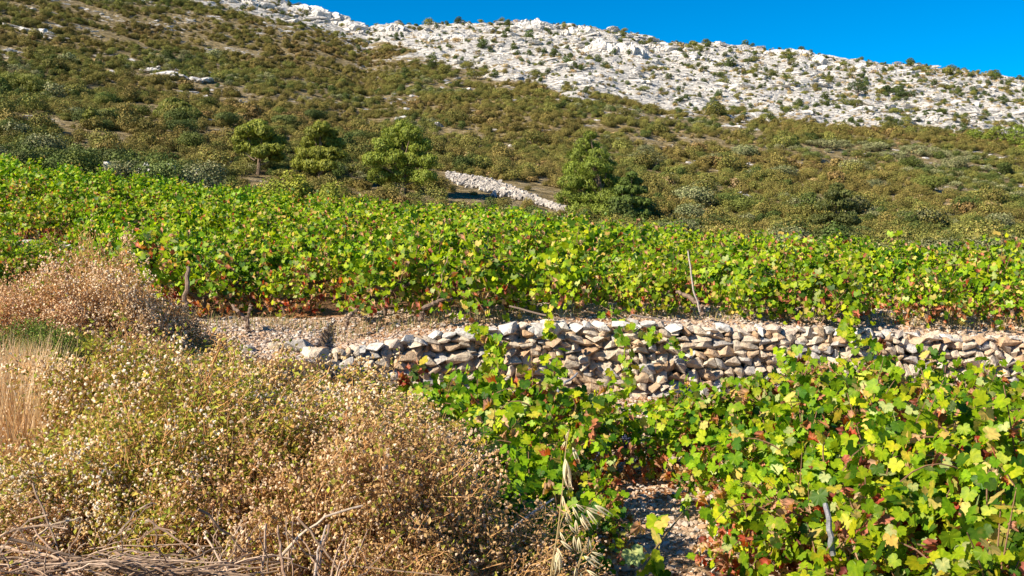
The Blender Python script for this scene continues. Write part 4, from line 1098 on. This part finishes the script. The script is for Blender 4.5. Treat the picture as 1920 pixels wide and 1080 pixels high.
# ------------------------------------------------------------------ trees and bushes behind the vineyard
def tree(name, label, cat, px, Ybase, Ytop, wpx, D, lobes, cols, leaf=.13, trunk=True, seed=0, n=26000, elong=1.9, group=None, tr_c=(.17, .12, .08)):
    """lobes: (u, v, r) in units of half width / height; u -1..1, v 0..1, r of half width"""
    global R
    X = xof(px, D); z0 = Tz(X, D); zt = CAMZ + yz(Ytop) * D; H = zt - z0; W = wpx / 2 / F * D
    root = empty(name, (X, D, z0)); tag(root, label, cat, group)
    keep = R; R = np.random.RandomState(seed + 900)
    g = Geo(); tg = Geo(); L = []
    for (u, v, r) in lobes:
        L.append((u * W, R.uniform(-.45, .45) * W * .7, v * H, r * W))
    L = np.array(L); w = L[:, 3] ** 2; k = R.choice(len(L), n, p=w / w.sum())
    # each lobe is itself made of small tufts
    nt = 40; td = norm(R.normal(size=(len(L), nt, 3)) + [0, 0, .3]); tt = R.randint(0, nt, n)
    d = td[k, tt]; c0 = L[k, :3] + d * L[k, 3:4] * [1, 1, .62] * .78
    e = norm(R.normal(size=(n, 3)) + [0, 0, .2]); P = c0 + e * L[k, 3:4] * .38 * R.uniform(.3, 1, (n, 1)) * [1, 1, .7]
    tv = np.array([[-.5 * elong, -.12, 0], [.1, -.3, .08], [.55 * elong, .03, .05], [.0, .3, -.05]]); tf = np.array([[0, 1, 2], [0, 2, 3]])
    c = np.array(cols)[R.choice(len(cols), n)] * R.uniform(.75, 1.3, (n, 1)) * (R.uniform(.85, 1.15, (len(L), 1)))[k]
    g.inst(tv, tf, P, frames(norm(e + d * .6 + R.normal(0, .4, (n, 3))), e + [0, 0, .5]), R.uniform(.5, 1.2, n) * leaf * .5, c)
    g.obj('crown', M_pine, root)
    b = np.array([0, 0, -.1]); topc = np.array([L[0, 0] * .8, L[0, 1] * .5, H * .7])
    tg.tube(bez(b, np.array([W * .12, 0, H * .35]), topc, 9), [.05 * W + .05, .03 * W], tr_c, 7)
    for q in L:
        s0 = np.array([q[0] * .15, 0, max(.2, q[2] * .55)]); tg.tube(bez(s0, (s0 + q[:3]) / 2 + [0, 0, -.1], q[:3], 5), [.03 * W, .012 * W], tr_c, 5)
    tg.obj('trunk', M_bark, root); R = keep
    return root
PIN = [(.245, .27, .034), (.20, .23, .030), (.30, .31, .044), (.13, .16, .026)]
PIN2 = [(.20, .25, .034), (.25, .30, .040), (.15, .20, .028)]
DUL = [(.19, .20, .042), (.155, .17, .036), (.23, .22, .05)]
umb = [(0, .93, .38), (-.35, .82, .36), (.3, .8, .36), (-.62, .68, .34), (.1, .66, .42), (.62, .66, .36), (-.25, .55, .4), (.45, .5, .36), (.75, .5, .28), (-.6, .5, .25), (.2, .42, .34), (.65, .34, .3)]
tree('pine_tree', 'rounded pine with a bare pale trunk, leftmost of the bright pines', 'pine tree', 486, 330, 232, 106, 61, umb, PIN, .20, seed=1)
lean = [(.15, .95, .32), (-.1, .86, .34), (.4, .84, .3), (-.3, .7, .36), (.2, .7, .4), (.62, .68, .32), (-.5, .52, .36), (.05, .5, .4), (.5, .5, .36), (-.7, .34, .34), (-.2, .3, .4), (.35, .28, .36), (.8, .48, .22)]
tree('pine_tree', 'pine of layered plumes between the rounded pine and the broad pine', 'pine tree', 600, 325, 236, 108, 60, lean, PIN, .19, seed=2)
rnd = [(0, .95, .3), (-.28, .84, .34), (.28, .84, .34), (-.52, .68, .36), (0, .7, .44), (.52, .68, .36), (-.72, .48, .34), (-.25, .48, .44), (.3, .48, .44), (.75, .46, .32), (-.6, .26, .38), (0, .26, .44), (.6, .24, .4)]
tree('pine_tree', 'broad dense yellow-green pine left of the stone heap', 'pine tree', 755, 345, 233, 136, 58, rnd, PIN2 + PIN[:1], .17, seed=3, n=34000)
con = [(-.28, .97, .16), (-.4, .88, .24), (-.15, .86, .2), (-.5, .76, .3), (-.1, .74, .3), (-.6, .6, .32), (-.2, .6, .36), (.15, .62, .26), (-.7, .44, .32), (-.25, .44, .4), (.2, .46, .34), (-.75, .28, .34), (-.3, .26, .42), (.2, .26, .42), (.5, .36, .28), (-.5, .12, .4), (.1, .1, .42), (.6, .2, .36)]
tree('pine_tree', 'largest pine, with a pointed leaning top, right of the stone heap', 'pine tree', 1126, 400, 252, 160, 54, con, PIN2, .15, seed=4, n=48000)
tree('pine_tree', 'darker smaller pine touching the right side of the largest pine', 'pine tree', 1182, 405, 325, 76, 53, rnd, [(.11, .15, .03), (.14, .19, .035)], .15, seed=5)
tree('pine_tree', 'dull green pine behind the left belt of bushes', 'pine tree', 345, 290, 188, 92, 84, con, DUL + PIN2[:1], .2, seed=6)
tree('pine_tree', 'wide brownish pine at the left edge on the slope', 'pine tree', 45, 260, 150, 130, 92, rnd, DUL, .22, seed=7, n=15000)
tree('pine_tree', 'small pointed pine left of the dull green pine', 'pine tree', 185, 262, 205, 44, 74, con, DUL + PIN[:1], .17, seed=8, n=6000)
tree('oak_tree', 'dark green tree with a tiered crown at the edge of the right vineyard', 'tree', 1565, 450, 345, 92, 47, rnd, [(.10, .12, .030), (.13, .145, .036), (.075, .095, .025)], .14, seed=9, n=15000)
for k, (px, D, Yt, w) in enumerate([(1820, 138, 246, 44), (1862, 142, 240, 50), (1900, 140, 236, 46), (1925, 130, 262, 50), (1770, 140, 256, 34)]):
    tree('pine_tree', ['green pine, second from the left of the small group under the right ridge', 'green pine in the middle of the small group under the right ridge', 'taller green pine near the right edge under the ridge', 'green pine cut by the right edge below the small group', 'leftmost pine of the small group under the right ridge'][k],
         'pine tree', px, 0, Yt, w, D, rnd, PIN2, .3, seed=20 + k, n=2200, group='pines under the right ridge')
for k, (px, D, Yt, w) in enumerate([(1600, 175, 156, 44), (1690, 172, 176, 40), (1655, 178, 165, 26), (1735, 160, 215, 30)]):
    tree('low_tree', ['low green tree on the bare white slope, leftmost of four', 'low green tree on the bare slope left of the right-hand gully', 'small dark tree between two wider low trees on the bare slope', 'small green tree at the lower edge of the bare slope'][k],
         'tree', px, 0, Yt, w, D, umb, [(.07, .095, .03), (.05, .075, .022)], .32, seed=30 + k, n=1500, group='low trees on the bare slope')
# bright broom bushes
BRM = [(.24, .26, .03), (.19, .22, .028), (.29, .29, .045)]
bro = [shrub_mesh(600 + k, 1.0, 1.5, 3200, BRM, .08, 9, flat=1.5) for k in range(2)]
for k, (px, D, s, lab) in enumerate([(510, 45.5, .95, 'yellow-green broom bush, leftmost of three behind the vines'), (555, 46, 1.15, 'yellow-green broom bush, middle and tallest of three'), (625, 45.5, 1.0, 'yellow-green broom bush, rightmost of three behind the vines'), (1225, 40.5, .6, 'small yellow-green bush right of the pines')]):
    o = link(bpy.data.objects.new('broom_bush', bro[k % 2])); x = xof(px, D); o.location = (x, D, Tz(x, D)); o.scale = (s * 1.1, s, s * .98); o.rotation_euler = (0, 0, k * 1.3); tag(o, lab, 'bush')
# belt of larger bushes
KB = {'olive': ([(.115, .145, .040), (.150, .180, .055), (.085, .112, .030)], 'dark rounded olive bush'), 'grey': (GRY + [(.09, .115, .045)], 'pale grey-green rounded bush'),
      'green': ([(.135, .155, .032), (.17, .19, .042), (.10, .12, .026)], 'mid green dense bush'), 'dark': ([(.075, .105, .024), (.10, .13, .03)], 'very dark green bush'), 'brown': (BRN + OLV[:1], 'brown-olive bush')}
KM = {k: [shrub_mesh(700 + 10 * i + j, 1.3, 1.7, 3600, v[0], .085, 11) for j in range(2)] for i, (k, v) in enumerate(KB.items())}
belt = []
px = -40
while px < 1990:
    for r in range(3):
        D = edge_D(px) + [1.8, 4.6, 8.5][r] + R.uniform(-.8, .8)
        if px < 450: kk = ['olive', 'dark', 'green', 'olive', 'grey'][R.randint(5)]
        elif px < 830: kk = ['grey', 'green', 'olive', 'brown'][R.randint(4)]
        elif px < 1200: kk = ['brown', 'green', 'brown'][R.randint(3)]
        else: kk = ['grey', 'grey', 'green', 'brown', 'olive'][R.randint(5)]
        hmul = 1.0 if px < 430 else (.62 if px < 1200 else .78)
        if 800 < px < 1080 and r > 0: px_skip = True
        else: px_skip = False
        if 440 < px < 830 and r: hmul *= .6
        if 440 < px < 660 and r: px_skip = True
        if r == 0 and px > 440: hmul *= .75
        if not (470 < px < 670 and r == 0) and not px_skip: belt.append((px + R.uniform(-20, 20), D, kk, R.uniform(.7, 1.05) * hmul))
    px += 62 * R.uniform(.8, 1.2)
for (px, D, kk, s) in belt:
    zone = 'far left' if px < 300 else 'left' if px < 640 else 'middle' if px < 1100 else 'right' if px < 1500 else 'far right'
    o = link(bpy.data.objects.new('bush', KM[kk][R.randint(2)])); x = xof(px, D); o.location = (x, D, Tz(x, D) - .1); o.scale = (s * R.uniform(1, 1.3), s, s * R.uniform(.85, 1.1)); o.rotation_euler = (0, 0, R.uniform(0, 6.28))
    tag(o, '%s in the %s of the belt behind the vineyard' % (KB[kk][1], zone), 'bush', 'bushes in the belt behind the vineyard')
# larger bushes on the right slope
for k in range(34):
    px = R.uniform(1180, 1960); D = R.uniform(52, 105); kk = ['grey', 'grey', 'green', 'olive', 'dark'][R.randint(5)]; s = R.uniform(.65, 1.15)
    o = link(bpy.data.objects.new('bush', KM[kk][R.randint(2)])); x = xof(px, D); o.location = (x, D, Tz(x, D) - .1); o.scale = (s * 1.3, s, s * .8); o.rotation_euler = (0, 0, R.uniform(0, 6.28))
    tag(o, '%s above the scrub on the right slope, %s' % (KB[kk][1], 'near its foot' if D < 72 else 'halfway up'), 'bush', 'larger bushes on the right slope')
for k in range(26):
    px = R.uniform(-20, 900); D = R.uniform(62, 100) if px < 420 or px > 830 else R.uniform(78, 105); kk = ['green', 'olive', 'dark', 'olive'][R.randint(4)]; s = R.uniform(.6, 1.05)
    o = link(bpy.data.objects.new('bush', KM[kk][R.randint(2)])); x = xof(px, D); o.location = (x, D, Tz(x, D) - .1); o.scale = (s * 1.3, s, s * .8); o.rotation_euler = (0, 0, R.uniform(0, 6.28))
    tag(o, '%s above the scrub on the left slope, %s' % (KB[kk][1], 'near its foot' if D < 78 else 'halfway up'), 'bush', 'larger bushes on the left slope')

# ------------------------------------------------------------------ light, sky, camera
S = Vector((-.74, -.42, .58)).normalized()
el = math.asin(S.z); az = math.atan2(S.x, S.y)
L = bpy.data.lights.new('sun', 'SUN'); L.energy = 5.0; L.angle = math.radians(.5); L.color = (1, .88, .70)
lo = link(bpy.data.objects.new('sun', L)); lo.rotation_euler = S.to_track_quat('Z', 'Y').to_euler()
w = bpy.data.worlds.new('World'); bpy.context.scene.world = w; w.use_nodes = True; nt = w.node_tree
sky = nt.nodes.new('ShaderNodeTexSky'); sky.sky_type = 'NISHITA'; sky.sun_disc = False; sky.sun_elevation = el; sky.sun_rotation = az
sky.air_density = .75; sky.dust_density = .2; sky.ozone_density = 2.0; sky.altitude = 600
bg = nt.nodes['Background']; bg.inputs[1].default_value = .075
hs = nt.nodes.new('ShaderNodeHueSaturation'); hs.inputs['Saturation'].default_value = 1.75; hs.inputs['Value'].default_value = 1.0
nt.links.new(sky.outputs[0], hs.inputs['Color']); nt.links.new(hs.outputs[0], bg.inputs[0])
cam = bpy.data.cameras.new('camera'); cam.lens = 36 * F / 1920; cam.sensor_width = 36; cam.clip_end = 3000; cam.clip_start = .05
co = link(bpy.data.objects.new('camera', cam)); co.location = (0, 0, CAMZ); co.rotation_euler = (math.radians(90) - TILT, 0, 0)
sc = bpy.context.scene; sc.camera = co
sc.view_settings.view_transform = 'Standard'; sc.view_settings.look = 'None'; sc.view_settings.exposure = 1.0; sc.view_settings.gamma = 1
sc.cycles.max_bounces = 6; sc.cycles.diffuse_bounces = 3; sc.cycles.transmission_bounces = 4; sc.cycles.transparent_max_bounces = 4
